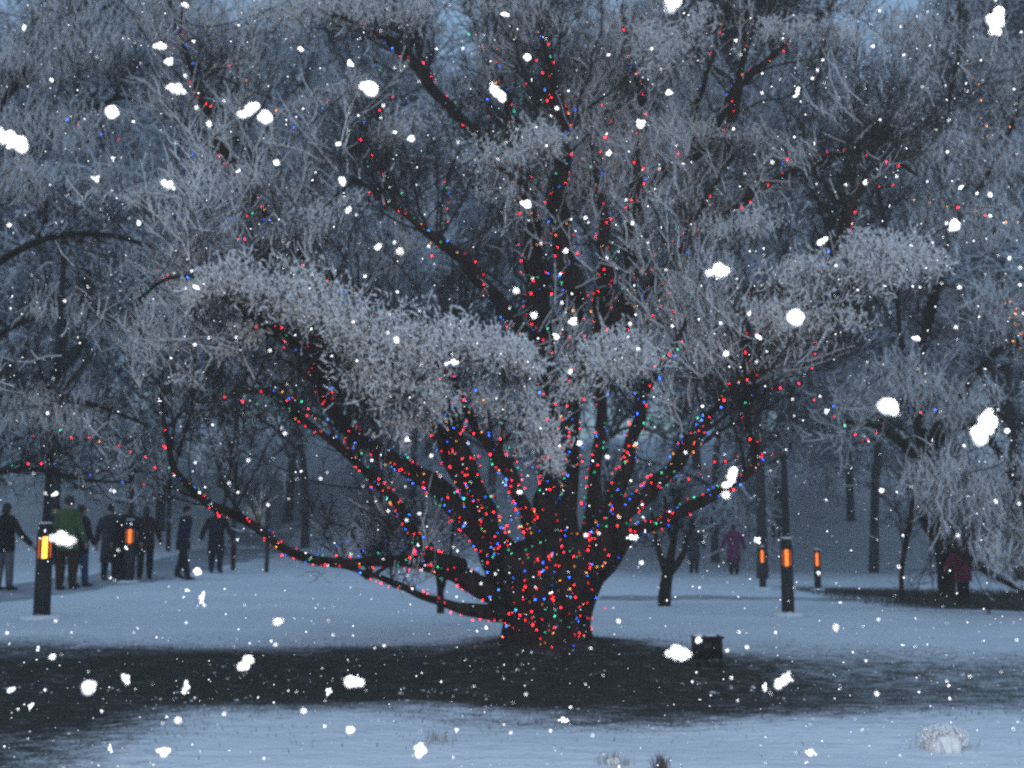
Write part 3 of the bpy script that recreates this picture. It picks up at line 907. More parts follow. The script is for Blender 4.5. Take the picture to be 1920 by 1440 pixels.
# the drooping tree at the right edge: bole behind the red coat, boughs bent to the ground with snow
def traced_tree(name, label, base, limbs, clumps, frost_thr=0.1, cat='tree', sec_per_m=6, bit=0.03, small=False, group=None):
    loc = np.array([base[0], base[1], float(gz(base[0], base[1]))])
    root = thing(name, label, cat, tuple(loc), 0, group)
    tr, cw, fr = MB(), MB(), MB()
    allp = []
    secs = []
    for pts in limbs:
        W = [list(at(x, y, Y)) for x, y, wd, Y in pts]
        n = len(pts) * 6
        P = spline(W, n)
        rr = spline(np.array([wd / 2 / ppm(Y) for x, y, wd, Y in pts])[:, None].repeat(3, 1), n)[:, 0].clip(0.006)
        tr.tube(P - loc, rr, 10, True, 0.08)
        allp.append(P)
        cnt = int(np.linalg.norm(np.diff(P, axis=0), axis=1).sum() * sec_per_m)
        t = rng.uniform(0.3, 1, cnt) * (n - 1)
        i = np.minimum(t.astype(int), n - 2)
        p = P[i]
        ok = p[:, 2] > loc[2] + (0.7 if not small else 0.9)
        p, i = p[ok], i[ok]
        d = norm(P[i + 1] - P[i])
        Pp = grow(p, norm(d * .5 + unit(len(p)) * .8 + np.array([0, 0, .3])), rng.uniform(.4, 1.3, len(p)), 6, .17, .05)
        cw.paths(Pp - loc, np.linspace(.012, .004, 6)[None].repeat(len(Pp), 0))
        secs.append(Pp)
    tr.build('trunk', M_BARK, root, True)
    c2, f2 = MB(), MB()
    twig_set(c2, f2, np.concatenate(secs), 5, 6, (.2, .7), (.1, .4), .006, .004, .2, .25, bit * .7, 1, 1.2, 2.0, frost_thr)
    allp = np.concatenate(allp)
    for line, Y, dens in clumps:
        c3 = np.array([list(at(x, y, Y)) for x, y, h in line])
        hh = np.array([h / ppm(Y) for x, y, h in line])
        seg = np.linalg.norm(np.diff(c3, axis=0), axis=1)
        cum = np.concatenate([[0], np.cumsum(seg)]) / seg.sum()
        area = float((seg * (hh[:-1] + hh[1:])).sum())
        n_sp = int(area * 1500 * dens)
        t = rng.uniform(0, 1, n_sp)
        cx = np.stack([np.interp(t, cum, c3[:, a]) for a in range(3)], -1)
        h = np.interp(t, cum, hh)
        u = unit(n_sp) * np.abs(rng.normal(.6, .32, n_sp)).clip(0, 1.5)[:, None]
        A = cx + u * h[:, None]
        keep_ = field(A, 2.2, Y) + rng.normal(0, .25, n_sp) > -0.25
        A, u = A[keep_], u[keep_]
        Pt = grow(A, np.stack([u[:, 0] * .5 + .15, u[:, 1] * .4, rng.choice([1.0, -1.3], len(A), p=[.35, .65])], -1) + rng.normal(0, .25, (len(A), 3)), rng.uniform(.12, .42, len(A)), 4, .22, 0)
        nd = len(A) // 4
        cw.paths(Pt[:nd] - loc, np.linspace(.006, .0035, 4)[None].repeat(nd, 0))
        cl = MB()
        cl.paths(Pt[nd:] - loc, rng.uniform(.004, .010, len(A) - nd)[:, None] * np.array([[.8, 1.0, .9, .5]]))
        q, _, _ = pick(Pt[nd:], 1, 0, .9)
        cl.bits(q - loc, rng.uniform(.007, .017, len(q)), 1.3)
        cl.build('twig_snow', M_SNOW_TWIG, root)['kind'] = 'stuff'
        for m_ in range(max(4, int(area * 6))):
            tt = rng.uniform(0, 1)
            e = np.array([np.interp(tt, cum, c3[:, a]) for a in range(3)]) + rng.normal(0, .08, 3)
            s_ = allp[np.linalg.norm(allp - e, axis=1).argsort()[rng.integers(0, 20)]]
            pp = spline([s_, (s_ + e) / 2 + rng.normal(0, .12, 3), e], 8)
            cw.paths((pp - loc)[None], np.linspace(.014, .004, 8)[None])
    off = cw.n
    cw.V += [v - loc for v in c2.V]
    for k_, f_ in c2.F.items():
        cw.F.setdefault(k_, []).extend([q + off for q in f_])
    cw.n += c2.n
    c = cw.build('crown', M_TWIG, root)
    if f2.n:
        f2.V = [v - loc for v in f2.V]
        f2.build('snow_cover', M_SNOW_TWIG, c)
    return root

pR = at(1776, 1140, 21.0)
traced_tree('drooping_tree', 'drooping tree with snow-covered boughs sweeping to the ground at the right edge', (pR.x, 21.0), [
    [(1776,1165,34,21.0),(1774,1080,32,21.0),(1765,980,30,19.4),(1745,880,26,19.2),(1720,780,20,19.0),(1730,640,14,18.8),(1760,500,8,18.6)],
    [(1745,900,24,19.2),(1700,840,18,18.6),(1640,800,12,18.0),(1580,790,8,17.6)],
    [(1755,960,20,19.2),(1720,940,18,18.2),(1745,1000,16,17.0),(1790,1030,14,16.6),(1850,1072,12,16.2),(1925,1112,9,15.8)],
    [(1735,850,20,19.0),(1790,800,18,18.0),(1850,820,14,17.0),(1900,900,10,16.4),(1940,990,8,16.0)],
    [(1735,840,16,19.0),(1830,700,14,18.4),(1900,640,10,17.8),(1970,640,8,17.4)],
    [(1725,760,14,19.0),(1690,640,10,18.6),(1680,540,8,18.4),(1650,380,7,18.6),(1630,200,6,18.8)],
    [(1740,620,14,18.8),(1780,420,12,18.8),(1770,250,10,19),(1800,80,8,19.2),(1790,-40,6,19.3)],
    [(1780,430,11,18.8),(1850,330,9,18.8),(1910,200,7,18.9),(1930,60,5,19)],
    [(1690,1130,8,18.8),(1692,1060,9,18.8),(1705,985,10,19.0),(1722,900,10,19.1)],
], [
    ([(1760,975,12),(1830,1015,16),(1900,1055,20)], 15.9, 0.6),
    ([(1770,880,50),(1840,930,90),(1930,950,105)], 16.4, 1.0),
    ([(1700,880,30),(1740,920,36),(1790,950,30)], 17.0, 0.5),
    ([(1600,300,50),(1700,330,50),(1780,330,40)], 18.6, 0.4),
    ([(1840,560,40),(1930,640,60)], 17.8, 0.4),
    ([(1660,690,36),(1720,710,50),(1790,760,46),(1830,810,40)], 17.6, 0.6),
    ([(1650,200,40),(1720,240,60),(1800,270,70),(1900,330,60)], 19.0, 0.40),
    ([(1690,420,40),(1800,400,50),(1920,420,60)], 18.5, 0.35),
    ([(1660,60,40),(1760,70,60),(1880,110,70),(1940,200,50)], 19.2, 0.35),
], 0.42)
pL = at(-170, 1150, 17.0)
traced_tree('drooping_tree', 'dark twiggy tree leaning in from the left edge behind the tall lamp post', (pL.x, 17.0), [
    [(-170,1160,40,17),(-168,1000,38,17),(-150,800,34,17),(-130,600,28,17),(-140,400,22,17),(-110,200,16,17),(-120,0,10,17)],
    [(-155,850,24,17),(-60,760,16,16.6),(60,735,11,16.2),(180,760,8,15.8),(280,800,5,15.6)],
    [(-140,640,22,17),(-40,520,16,16.8),(80,450,12,16.5),(200,440,9,16.2),(330,480,6,16)],
    [(-135,560,20,17),(-50,400,16,17.2),(40,300,12,17.4),(160,215,9,17.6),(250,185,7,17.8),(380,262,5,18)],
    [(-130,420,18,17),(-30,250,13,17.4),(60,120,10,17.8),(150,40,7,18.2),(260,-20,5,18.6)],
    [(-150,760,18,17),(-20,640,12,17.3),(90,590,9,17.6),(200,600,7,17.9),(300,640,5,18.2)],
    [(-165,950,16,17),(-60,900,11,16.4),(60,880,8,16),(160,900,6,15.6),(250,905,4,15.3)],
], [
    ([(-20,330,40),(40,320,44),(90,350,24)], 16.6, 0.6),
    ([(-20,765,36),(70,760,34),(150,780,30),(205,790,20)], 15.8, 0.7),
    ([(60,560,26),(200,620,26)], 16.6, 0.35),
    ([(-20,130,50),(120,100,60),(230,80,40)], 17.6, 0.5),
    ([(60,30,40),(200,20,50),(330,10,30)], 17.8, 0.45),
    ([(-20,230,30),(90,240,40),(190,230,30)], 17.2, 0.4),
    ([(230,470,30),(340,500,26)], 16.2, 0.3),
], 0.5)
pS = at(1246, 1132, 18.8)
traced_tree('young_tree', 'small young forked tree standing alone in the snow right of the lit trunk', (pS.x, 18.8), [
    [(1245,1145,24,18.8),(1248,1100,22,18.8),(1254,1062,20,18.8),(1260,1030,14,18.8),(1268,980,10,18.7),(1276,900,7,18.6)],
    [(1250,1080,15,18.8),(1240,1048,12,18.9),(1230,1010,9,19.1),(1222,960,6,19.2)],
    [(1256,1075,14,18.8),(1275,1050,12,18.7),(1288,1020,9,18.5),(1300,970,6,18.4)],
    [(1262,1020,9,18.8),(1252,980,7,18.8),(1246,930,5,18.8)],
], [], 0.5, small=True, bit=.025)
# the bare sapling behind the low left limb
pB = at(826, 1130, 15.6)
traced_tree('sapling', 'thin forked sapling rising behind the low left limb', (pB.x, 15.6), [
    [(826,1150,14,15.6),(826,1115,13,15.6),(822,1085,10,15.6),(812,1040,8,15.5),(800,980,5,15.4)],
    [(827,1110,9,15.6),(838,1075,8,15.6),(846,1030,6,15.7),(850,980,4,15.8)],
], [], 0.4, small=True, bit=.025)
# slim bare boles near the path
for px, base, wd, Yd, lab in [(315, 1037, 9, 39, 'thin bare tree trunk beyond the striding walker'), (437, 1061, 9, 31, 'thin dark trunk beside the walker in the dark coat')]:
    p = at(px, base, Yd)
    traced_tree('slim_tree', lab, (p.x, Yd), [
        [(px, base + 14, wd, Yd), (px + 1, base - 40, wd, Yd), (px + 3, base - 120, wd * .8, Yd), (px + 8, base - 230, wd * .6, Yd), (px + 4, base - 360, wd * .4, Yd)],
        [(px + 3, base - 130, wd * .5, Yd), (px + 30, base - 210, wd * .4, Yd + .5), (px + 50, base - 300, wd * .3, Yd + 1)],
        [(px + 3, base - 110, wd * .5, Yd), (px - 30, base - 190, wd * .4, Yd - .5), (px - 50, base - 270, wd * .3, Yd - 1)],
    ], [], 0.0, sec_per_m=4, bit=.06)
# the shrub that carries the blue lights
pU = at(690, 1062, 14.9)
traced_tree('twiggy_shrub', 'low twiggy shrub behind the low left limb, netted with blue lights', (pU.x, 14.9), [
    [(690,1085,8,14.9),(685,1050,7,14.9),(670,1020,5,14.8),(655,990,3,14.7)],
    [(690,1085,8,14.9),(705,1045,7,14.9),(722,1010,5,14.9),(735,985,3,14.9)],
    [(690,1085,8,14.9),(650,1055,6,14.9),(625,1035,5,14.9),(600,1020,3,14.9)],
    [(690,1085,8,14.9),(735,1055,6,15.0),(760,1035,5,15.0),(780,1015,3,15.0)],
], [], 0.3, cat='shrub', sec_per_m=8, bit=.02)

# ------------------------------------------------------------------ lamps
def lamp(label, px, Y, foot_py, wd, zs0, zs1, ztop, pole_h, lean=0.0):
    p = at(px, foot_py, Y)
    z0 = float(gz(p.x, Y))
    root = thing('lamp_post', label, 'lamp post', (p.x, Y, z0), -math.atan2(p.x, Y), 'lamp posts along the snow')
    h = wd / 2
    b = MB()
    b.box((0, 0, (zs0 - 0.1) / 2), (wd * 1.06, wd * 1.06, zs0 + 0.1), 0, 0.94)
    b.build('pedestal', M_METAL, root)
    hd = MB()
    zc, zh = (zs0 + zs1) / 2, zs1 - zs0
    for sx in (-1, 1):
        for sy in (-1, 1):
            hd.box((sx * (h - .012), sy * (h - .012), zc), (.026, .026, zh + .006))
    for k_ in (-1, 1):
        for s_ in (-1, 1):
            hd.box((k_ * h * .44, s_ * (h - .008), zc), (wd * .14, .012, zh + .006))
            hd.box((s_ * (h - .008), k_ * h * .44, zc), (.012, wd * .14, zh + .006))
    hd.box((0, 0, (zs1 + ztop) / 2 + .002), (wd * 1.02, wd * 1.02, ztop - zs1), 0, 0.8)
    hood = hd.build('hood', M_METAL, root)
    c = MB()
    c.tube([(0, 0, zs0 + .002), (0, 0, zs1 - .002)], h * .38, 12, True)
    c.build('glowing_core', M_AMBER if wd > .21 else M_AMBER_DIM, root)
    for sx in (-1, 1):
        for sy in (-1, 1):
            c = MB()
            c.box((sx * h * .70, sy * h * .70, zc), (h * .22, h * .22, zh * .9))
            c.build('side_light', M_AMBER_SIDE, root)
    s_ = MB()
    s_.ball((0, 0, ztop + .005), (wd * .44, wd * .44, .03), 10, 6, .05)
    s_.build('snow_cap', M_SNOW_TWIG, root, True)
    if pole_h:
        q = MB()
        q.tube([(0, 0, ztop - .02), (lean * .5, 0, (ztop + pole_h) / 2), (lean, 0, pole_h)], [.055, .05, .04], 10)
        q.ball((lean, 0, pole_h + .03), (.06, .06, .06), 10, 6)
        q.build('pole', M_METAL, root, True)
    drift = MB()
    drift.ball((0, 0, 0.0), (wd * 1.3, wd * 1.1, .07), 14, 6, .05)
    drift.build('snow_drift', M_SNOW_TWIG, root, True)
lamp('tall dark lamp post with bright yellow slots beside the green coat', 78, 16.4, 1155, .225, .86, 1.17, 1.36, 5.3, 0.08)
lamp('lamp post with an orange slot amid the dark walkers', 240, 24.5, 1092, .205, .86, 1.16, 1.36, 3.2)
lamp('middle and tallest of the three orange lamps right of the lit tree', 1478, 16.6, 1155, .175, .72, .96, 1.12, 2.3)
lamp('short orange bollard lamp left of the tall right lamp', 1430, 26.0, 1083, .15, .62, .9, .98, 0)
lamp('short orange bollard lamp right of the tall right lamp', 1533, 26.0, 1085, .15, .56, .86, .93, 0)

# sign on a post behind the low left limb
M_BEIGE = mat('beige_board', (0.30, 0.28, 0.22), (0.42, 0.39, 0.31), 0.8, 6)
p = at(500, 1053, 30.0)
sg = thing('sign_post', 'pale beige blank board on a thin dark post behind the low left limb', 'sign', (p.x, 30.0, float(gz(p.x, 30.0))))
b = MB(); b.tube([(0, 0, -.1), (0.02, 0, 1.75)], .055, 8); b.build('post', M_METAL, sg, True)
b = MB(); b.box((-.30, -.07, 1.46), (.48, .03, .56)); b.build('board', M_BEIGE, sg)

# dark box on short legs
p = at(1326, 1238, 11.7)
bx = thing('equipment_box', 'small dark steel box on three legs standing in the snow right of the trunk', 'box', (p.x, 11.7, float(gz(p.x, 11.7))), R(8))
bw = .27
b = MB(); b.box((0, 0, .19), (bw, .19, .20)); b.box((0, -.094, .20), (.20, .008, .13)); b.build('body', M_BOX, bx)
b = MB(); b.box((.003, -.01, .302), (bw + .02, .22, .018)); b.build('lid', M_BOX, bx)
for lx, ly in ((-.12, -.07), (.12, -.07), (.02, .07)):
    b = MB(); b.box((lx, ly, .05), (.022, .022, .14)); b.build('leg', M_BOX, bx)
b = MB(); b.ball((-.09, 0, .312), (.055, .07, .028), 10, 6, .1); b.ball((.05, .03, .312), (.07, .06, .012), 10, 6, .1); b.build('snow_cap', M_SNOW_TWIG, bx, True)

# ------------------------------------------------------------------ people
M_SKIN = mat('skin', (0.32, 0.20, 0.15), (0.40, 0.26, 0.20), 0.6, 8)
def cloth(c):
    return mat('cloth', tuple(x * .8 for x in c), tuple(min(1, x * 1.15) for x in c), 0.9, 14, 0.3, 30, spec=0.1)
M_HAIR = mat('hair', (0.012, 0.009, 0.007), (0.03, 0.022, 0.016), 0.6, 30)
M_BOOT = mat('boots', (0.010, 0.009, 0.008), (0.02, 0.018, 0.016), 0.5, 10)

def loft(mb, secs, sides=16):
    """secs: (x, y, z, rx, ry)"""
    th = np.arange(sides) / sides * 2 * math.pi
    V = np.concatenate([np.stack([x + rx * np.cos(th), y + ry * np.sin(th), np.full(sides, z)], -1) for x, y, z, rx, ry in secs])
    K = len(secs)
    F = [(i * sides + j, i * sides + (j + 1) % sides, (i + 1) * sides + (j + 1) % sides, (i + 1) * sides + j) for i in range(K - 1) for j in range(sides)]
    base = mb.n
    mb.add(V, F)
    mb.add([secs[0][:3], secs[-1][:3]], np.zeros((0, 3), int))
    n = mb.n
    t = [(n - 2, base + (j + 1) % sides, base + j) for j in range(sides)] + [(n - 1, base + (K - 1) * sides + j, base + (K - 1) * sides + (j + 1) % sides) for j in range(sides)]
    mb.F.setdefault(3, []).append(np.array(t))

def person(label, px, Y, h=1.72, rz=0.0, stride=0.0, arm=(0.0, 0.0), out=(0.03, 0.03), coat=(.02, .02, .025), hem=.62, trousers=(.015, .016, .022), hat=None, wide=1.0, lean=0.0, bag=None, dz=0.0):
    p = at(px, 1100, Y)
    root = thing('person', label, 'person', (p.x, Y, float(gz(p.x, Y)) + dz), rz, None)
    k = h / 1.76
    J = {'pel': (0, 0, .95), 'spi': (0, -lean * .3, 1.14), 'che': (0, -lean * .7, 1.36), 'nec': (0, -lean, 1.50), 'hea': (0, -lean - .015, 1.60), 'top': (0, -lean - .01, 1.685)}
    for s_, n_, f in ((-1, 'l', 1), (1, 'r', -1)):
        st = stride * f
        J['hip' + n_] = (s_ * .095, 0, .91)
        J['kne' + n_] = (s_ * .10, -st * .5 - abs(stride) * .08, .50)
        J['ank' + n_] = (s_ * .10, -st, .085 + (0.05 if st < 0 else 0) * (abs(stride) > .1))
        J['toe' + n_] = (s_ * .115, -st - .17, .035)
        a = arm[0 if s_ < 0 else 1]
        o_ = out[0 if s_ < 0 else 1]
        J['sho' + n_] = (s_ * .185 * wide, -lean * .8, 1.43)
        J['elb' + n_] = (s_ * (.235 + o_ * .7) * wide, -lean * .6 - math.sin(a) * .27 + .02, 1.43 - .29 * math.cos(a))
        J['wri' + n_] = (s_ * (.245 + o_ * 1.7) * wide, -lean * .4 - math.sin(a) * .27 - math.sin(a + .25) * .25, 1.43 - .29 * math.cos(a) - .25 * math.cos(a + .25))
    names = list(J)
    rad = {'pel': .135, 'spi': .12, 'che': .14, 'nec': .058, 'hea': .08, 'top': .075, 'hip': .09, 'kne': .058, 'ank': .042, 'toe': .035, 'sho': .06, 'elb': .044, 'wri': .03}
    E = [('pel', 'spi'), ('spi', 'che'), ('che', 'nec'), ('nec', 'hea'), ('hea', 'top')]
    for n_ in 'lr':
        E += [('pel', 'hip' + n_), ('hip' + n_, 'kne' + n_), ('kne' + n_, 'ank' + n_), ('ank' + n_, 'toe' + n_), ('che', 'sho' + n_), ('sho' + n_, 'elb' + n_), ('elb' + n_, 'wri' + n_)]
    me = bpy.data.meshes.new('body')
    me.from_pydata([Vector(J[n_]) * k for n_ in names], [(names.index(a), names.index(b_)) for a, b_ in E], [])
    tmp = bpy.data.objects.new('body_tmp', me)
    COL.objects.link(tmp)
    md = tmp.modifiers.new('skin', 'SKIN')
    for i, n_ in enumerate(names):
        r_ = rad.get(n_, rad.get(n_[:3])) * k
        sv = me.skin_vertices[0].data[i]
        sv.radius = (r_, r_ * .85)
        sv.use_root = (n_ == 'pel')
    tmp.modifiers.new('sub', 'SUBSURF').levels = 1
    dg = bpy.context.evaluated_depsgraph_get()
    ev = bpy.data.meshes.new_from_object(tmp.evaluated_get(dg))
    bpy.data.objects.remove(tmp)
    # head features and hands joined to the body mesh
    x = MB()
    hx, hy, hz = [c * k for c in J['hea']]
    x.ball((hx, hy - .005, hz + .035 * k), (.076 * k, .093 * k, .112 * k), 14, 10)
    x.ball((hx, hy - .095 * k, hz + .02 * k), (.014 * k, .022 * k, .02 * k), 8, 6)
    x.ball((hx, hy - .083 * k, hz - .03 * k), (.024 * k, .012 * k, .008 * k), 8, 6)
    for s_ in (-1, 1):
        x.ball((hx + s_ * .076 * k, hy + .005, hz + .03 * k), (.012 * k, .02 * k, .03 * k), 8, 6)
        x.ball((hx + s_ * .03 * k, hy - .082 * k, hz + .045 * k), (.012 * k, .01 * k, .008 * k), 8, 6)
    for n_, s_ in (('l', -1), ('r', 1)):
        w_ = np.array(J['wri' + n_]) * k
        e_ = np.array(J['elb' + n_]) * k
        d = (w_ - e_) / np.linalg.norm(w_ - e_)
        side = np.array([0, -1.0, 0])
        side = side - d * side.dot(d)
        side /= np.linalg.norm(side)
        inn = np.cross(d, side) * s_
        pc = w_ + d * .045 * k
        x.tube([w_, pc, w_ + d * .09 * k], [.026 * k, .04 * k, .036 * k], 8, True, 0, (0.55, 1))
        for q, ln in enumerate((.062, .075, .07, .055)):
            b0 = w_ + d * .085 * k + side * (.030 - .02 * q) * k
            b1 = b0 + d * ln * .5 * k + inn * .006 * k
            b2 = b0 + d * ln * .9 * k + inn * .028 * k
            x.tube([b0, b1, b2], [.0095 * k, .009 * k, .007 * k], 6)
        b0 = w_ + d * .03 * k + side * .03 * k
        x.tube([b0, b0 + (d * .03 + side * .022) * k, b0 + (d * .06 + side * .022 + inn * .012) * k], [.012 * k, .0105 * k, .008 * k], 6)
    hm = x.mesh('hm', None, True)
    bm = bmesh.new()
    bm.from_mesh(ev)
    bm.from_mesh(hm)
    for f in bm.faces:
        f.smooth = True
    body = bpy.data.meshes.new('body')
    bm.to_mesh(body)
    bm.free()
    body.materials.clear()
    body.materials.append(M_SKIN)
    link('body', body, root)
    # coat with sleeves and collar
    c = MB()
    z0 = hem
    secs = []
    for f, rx, ry in ((0, .205, .165), (.18, .20, .16), (.42, .185, .145), (.62, .18, .14), (.8, .20, .145), (.92, .195, .13), (.97, .14, .105), (1.0, .075, .075)):
        z = z0 + (1.525 - z0) * f
        ll = lean * max(0, (z - .95) / .55)
        secs.append((0, -ll, z * k, rx * wide * k, ry * wide * k))
    loft(c, secs, 18)
    for n_ in 'lr':
        P = spline([np.array(J['sho' + n_]) * k * np.array([.86, 1, .995]), np.array(J['elb' + n_]) * k, np.array(J['wri' + n_]) * k], 8)
        c.tube(P, np.linspace(.078, .052, 8) * k * wide, 10, True, 0.03)
    ct = c.build('coat', cloth(coat), root, True)
    tr = MB()
    for n_ in 'lr':
        P = spline([np.array(J['hip' + n_]) * k + np.array([0, 0, .06 * k]), np.array(J['kne' + n_]) * k, np.array(J['ank' + n_]) * k + np.array([0, 0, .03])], 8)
        tr.tube(P, np.linspace(.105, .068, 8) * k * (0.5 + .5 * wide), 10, True, 0.03)
    tr.build('trousers', cloth(trousers), root, True)
    for n_ in 'lr':
        a_, t_ = np.array(J['ank' + n_]) * k, np.array(J['toe' + n_]) * k
        bt = MB()
        bt.tube([a_ + np.array([0, .05, -.02]) * k, a_ + np.array([0, .0, -.02]) * k, (a_ + t_) / 2 + np.array([0, 0, -.008]) * k, t_ + np.array([0, -.02, 0]) * k], np.array([.045, .058, .05, .03]) * k, 10, True)
        bt.tube([a_ + np.array([0, .005, -.03]) * k, a_ + np.array([0, .005, .12]) * k], np.array([.056, .06]) * k, 10, True)
        bt.build('boot', M_BOOT, root, True)
    if hat:
        ht = MB()
        ht.ball((hx, hy + .012 * k, hz + .065 * k), (.093 * k, .108 * k, .105 * k), 14, 8)
        ht.tube([(hx, hy + .006, hz + .045 * k), (hx, hy + .006, hz + .075 * k)], .098 * k, 14, False)
        ht.build('hat', cloth(hat), root, True)
    else:
        hr = MB()
        hr.ball((hx, hy + .022 * k, hz + .055 * k), (.088 * k, .098 * k, .108 * k), 14, 8, .02)
        hr.ball((hx, hy + .05 * k, hz - .01 * k), (.075 * k, .06 * k, .09 * k), 12, 8, .02)
        hr.build('hair', M_HAIR, root, True)
    if bag:
        w_ = np.array(J['wrir']) * k
        t = thing('shoulder_bag', 'dark bag hanging from the hand of the walker in jeans', 'bag', (0, 0, 0))
        q = MB(); q.box((0, 0, -.25), (.12, .26, .24), 0, .9); q.build('pouch', cloth(bag), t)
        q = MB(); q.tube(spline([(0, -.08, -.14), (0, -.05, -.03), (0, 0, 0.0), (0, .05, -.03), (0, .08, -.14)], 10), .011, 6); q.build('strap', cloth(bag), t, True)
        ca, sa = math.cos(rz), math.sin(rz)
        t.location = (p.x + w_[0] * ca - w_[1] * sa, Y + w_[0] * sa + w_[1] * ca, root.location.z + w_[2] - .06)
        t.rotation_euler = (0, 0, rz)
    return root

BLK, NAVY, GREY = (.010, .010, .013), (.012, .015, .035), (.035, .037, .045)
person('person in dark jacket and grey trousers with one arm out, cut by the frame edge', 6, 22.0, 1.72, R(160), .05, (.2, .1), (.16, .2), BLK, .80, (.12, .13, .15), None)
person('person in dark clothes half hidden behind the tall lamp post', 99, 24.0, 1.70, R(10), .06, (.1, .1), (.03, .03), NAVY, .66, NAVY, BLK)
person('person in a green coat and brown trousers', 123, 21.9, 1.84, R(170), .05, (.1, .1), (.02, .02), (.07, .115, .045), .74, (.045, .026, .016), (.05, .05, .04), 1.02)
person('person in a dark coat and blue jeans carrying a bag', 147, 22.8, 1.68, R(150), .08, (.15, .2), (.03, .08), BLK, .72, (.03, .05, .12), None, 1.0, 0.0, (.012, .01, .012))
person('person in a long charcoal coat left of the orange lamp', 204, 25.5, 1.74, R(180), .06, (.1, .15), (.06, .04), GREY, .42, BLK, BLK, 1.12)
person('person in black standing by the orange lamp', 236, 25.2, 1.76, R(10), .05, (.05, .1), (.03, .03), BLK, .60, BLK, BLK, 1.05)
person('person in a dark maroon jacket right of the orange lamp', 270, 26.2, 1.70, R(190), .10, (.2, -.1), (.04, .07), (.045, .014, .016), .74, BLK, None, 1.05)
person('person striding sideways in dark trousers with a pale blue leg', 341, 26.4, 1.74, R(75), .20, (.5, -.35), (.03, .04), NAVY, .72, (.014, .016, .024), BLK, 1.0, .06)
person('person in a dark knee-length coat, last in the line of walkers', 403, 29.5, 1.72, R(180), .05, (.15, .1), (.07, .08), BLK, .50, BLK, None, 1.15)
person('person in a dark grey coat beyond the young tree', 1302, 40.0, 1.74, R(180), .05, (.1, .1), (.06, .06), GREY, .50, BLK, BLK, 1.15)
person('person in a wine purple coat left of the orange lamps', 1377, 38.0, 1.72, R(175), .05, (.1, .1), (.05, .05), (.16, .03, .09), .46, BLK, None, 1.2)
person('person in a deep red coat and hood behind the drooping boughs', 1806, 19.3, 1.22, R(200), .05, (.15, .1), (.05, .05), (.24, .012, .06), .56, BLK, (.14, .012, .03), 1.15)

# ------------------------------------------------------------------ grass, weeds
M_GRASS = mat('winter_grass', (0.022, 0.026, 0.014), (0.06, 0.062, 0.034), 0.9, 3)
M_DRY = mat('dry_grass', (0.16, 0.13, 0.09), (0.30, 0.26, 0.19), 0.9, 8)
def blades(mb, x, y, ln, wd, bend=0.5, z0=None):
    n = len(x)
    z = gz(x, y) if z0 is None else z0
    a = rng.uniform(0, 6.28, n)
    wx, wy = np.cos(a) * wd, np.sin(a) * wd
    d = np.stack([rng.normal(0, bend, n), rng.normal(0, bend, n), np.ones(n)], -1) * ln[:, None]
    b0 = np.stack([x - wx, y - wy, z - .01], -1)
    b1 = np.stack([x + wx, y + wy, z - .01], -1)
    mid = np.stack([x, y, z], -1) + d * np.array([.35, .35, .6])
    m0 = mid - np.stack([wx, wy, 0 * wx], -1) * .7
    m1 = mid + np.stack([wx, wy, 0 * wx], -1) * .7
    tip = np.stack([x, y, z], -1) + d
    V = np.stack([b0, b1, m1, m0, tip], 1).reshape(-1, 3)
    i = np.arange(n)[:, None] * 5
    base = mb.n
    mb.add(V, i + np.array([[0, 1, 2, 3]]))
    mb.F.setdefault(3, []).append(base + i + np.array([[3, 2, 4]]))
gr = MB()
n = 42000
x, y = rng.uniform(-8, 7, n), rng.normal(11.2, 1.15, n)
pr = np.where(x > 2.5, np.exp(-(x - 2.5) / 2.2), 1.0) * (field(np.stack([x, y, 0 * x], -1), 1.6) > -0.35 + 0.3 * (x > 2))
pr = pr * (1 - np.exp(-(((x - .45) / .75) ** 2 + ((y - 12.8) / .7) ** 2)))
ok = rng.random(n) < pr
x, y = x[ok], y[ok]
blades(gr, x, y, rng.uniform(.012, .045, len(x)), rng.uniform(.0016, .0034, len(x)), .7)
n = 1100
x, y = rng.uniform(-4.2, 3.6, n), rng.uniform(6.4, 9.4, n)
ok = (field(np.stack([x, y * 1.5, 0 * x], -1), 2.0) > .28) | (x < -2.4)
x, y = x[ok], y[ok]
blades(gr, x, y, rng.uniform(.015, .05, len(x)), rng.uniform(.0015, .003, len(x)), .5)
n = 4000
x, y = rng.uniform(6, 15, n), rng.uniform(17.8, 24, n)
blades(gr, x, y, rng.uniform(.05, .22, n), rng.uniform(.004, .008, n), .5)
tag(gr.build('grass', M_GRASS), 'dark winter grass poking through the thin snow', 'grass', None, 'stuff')

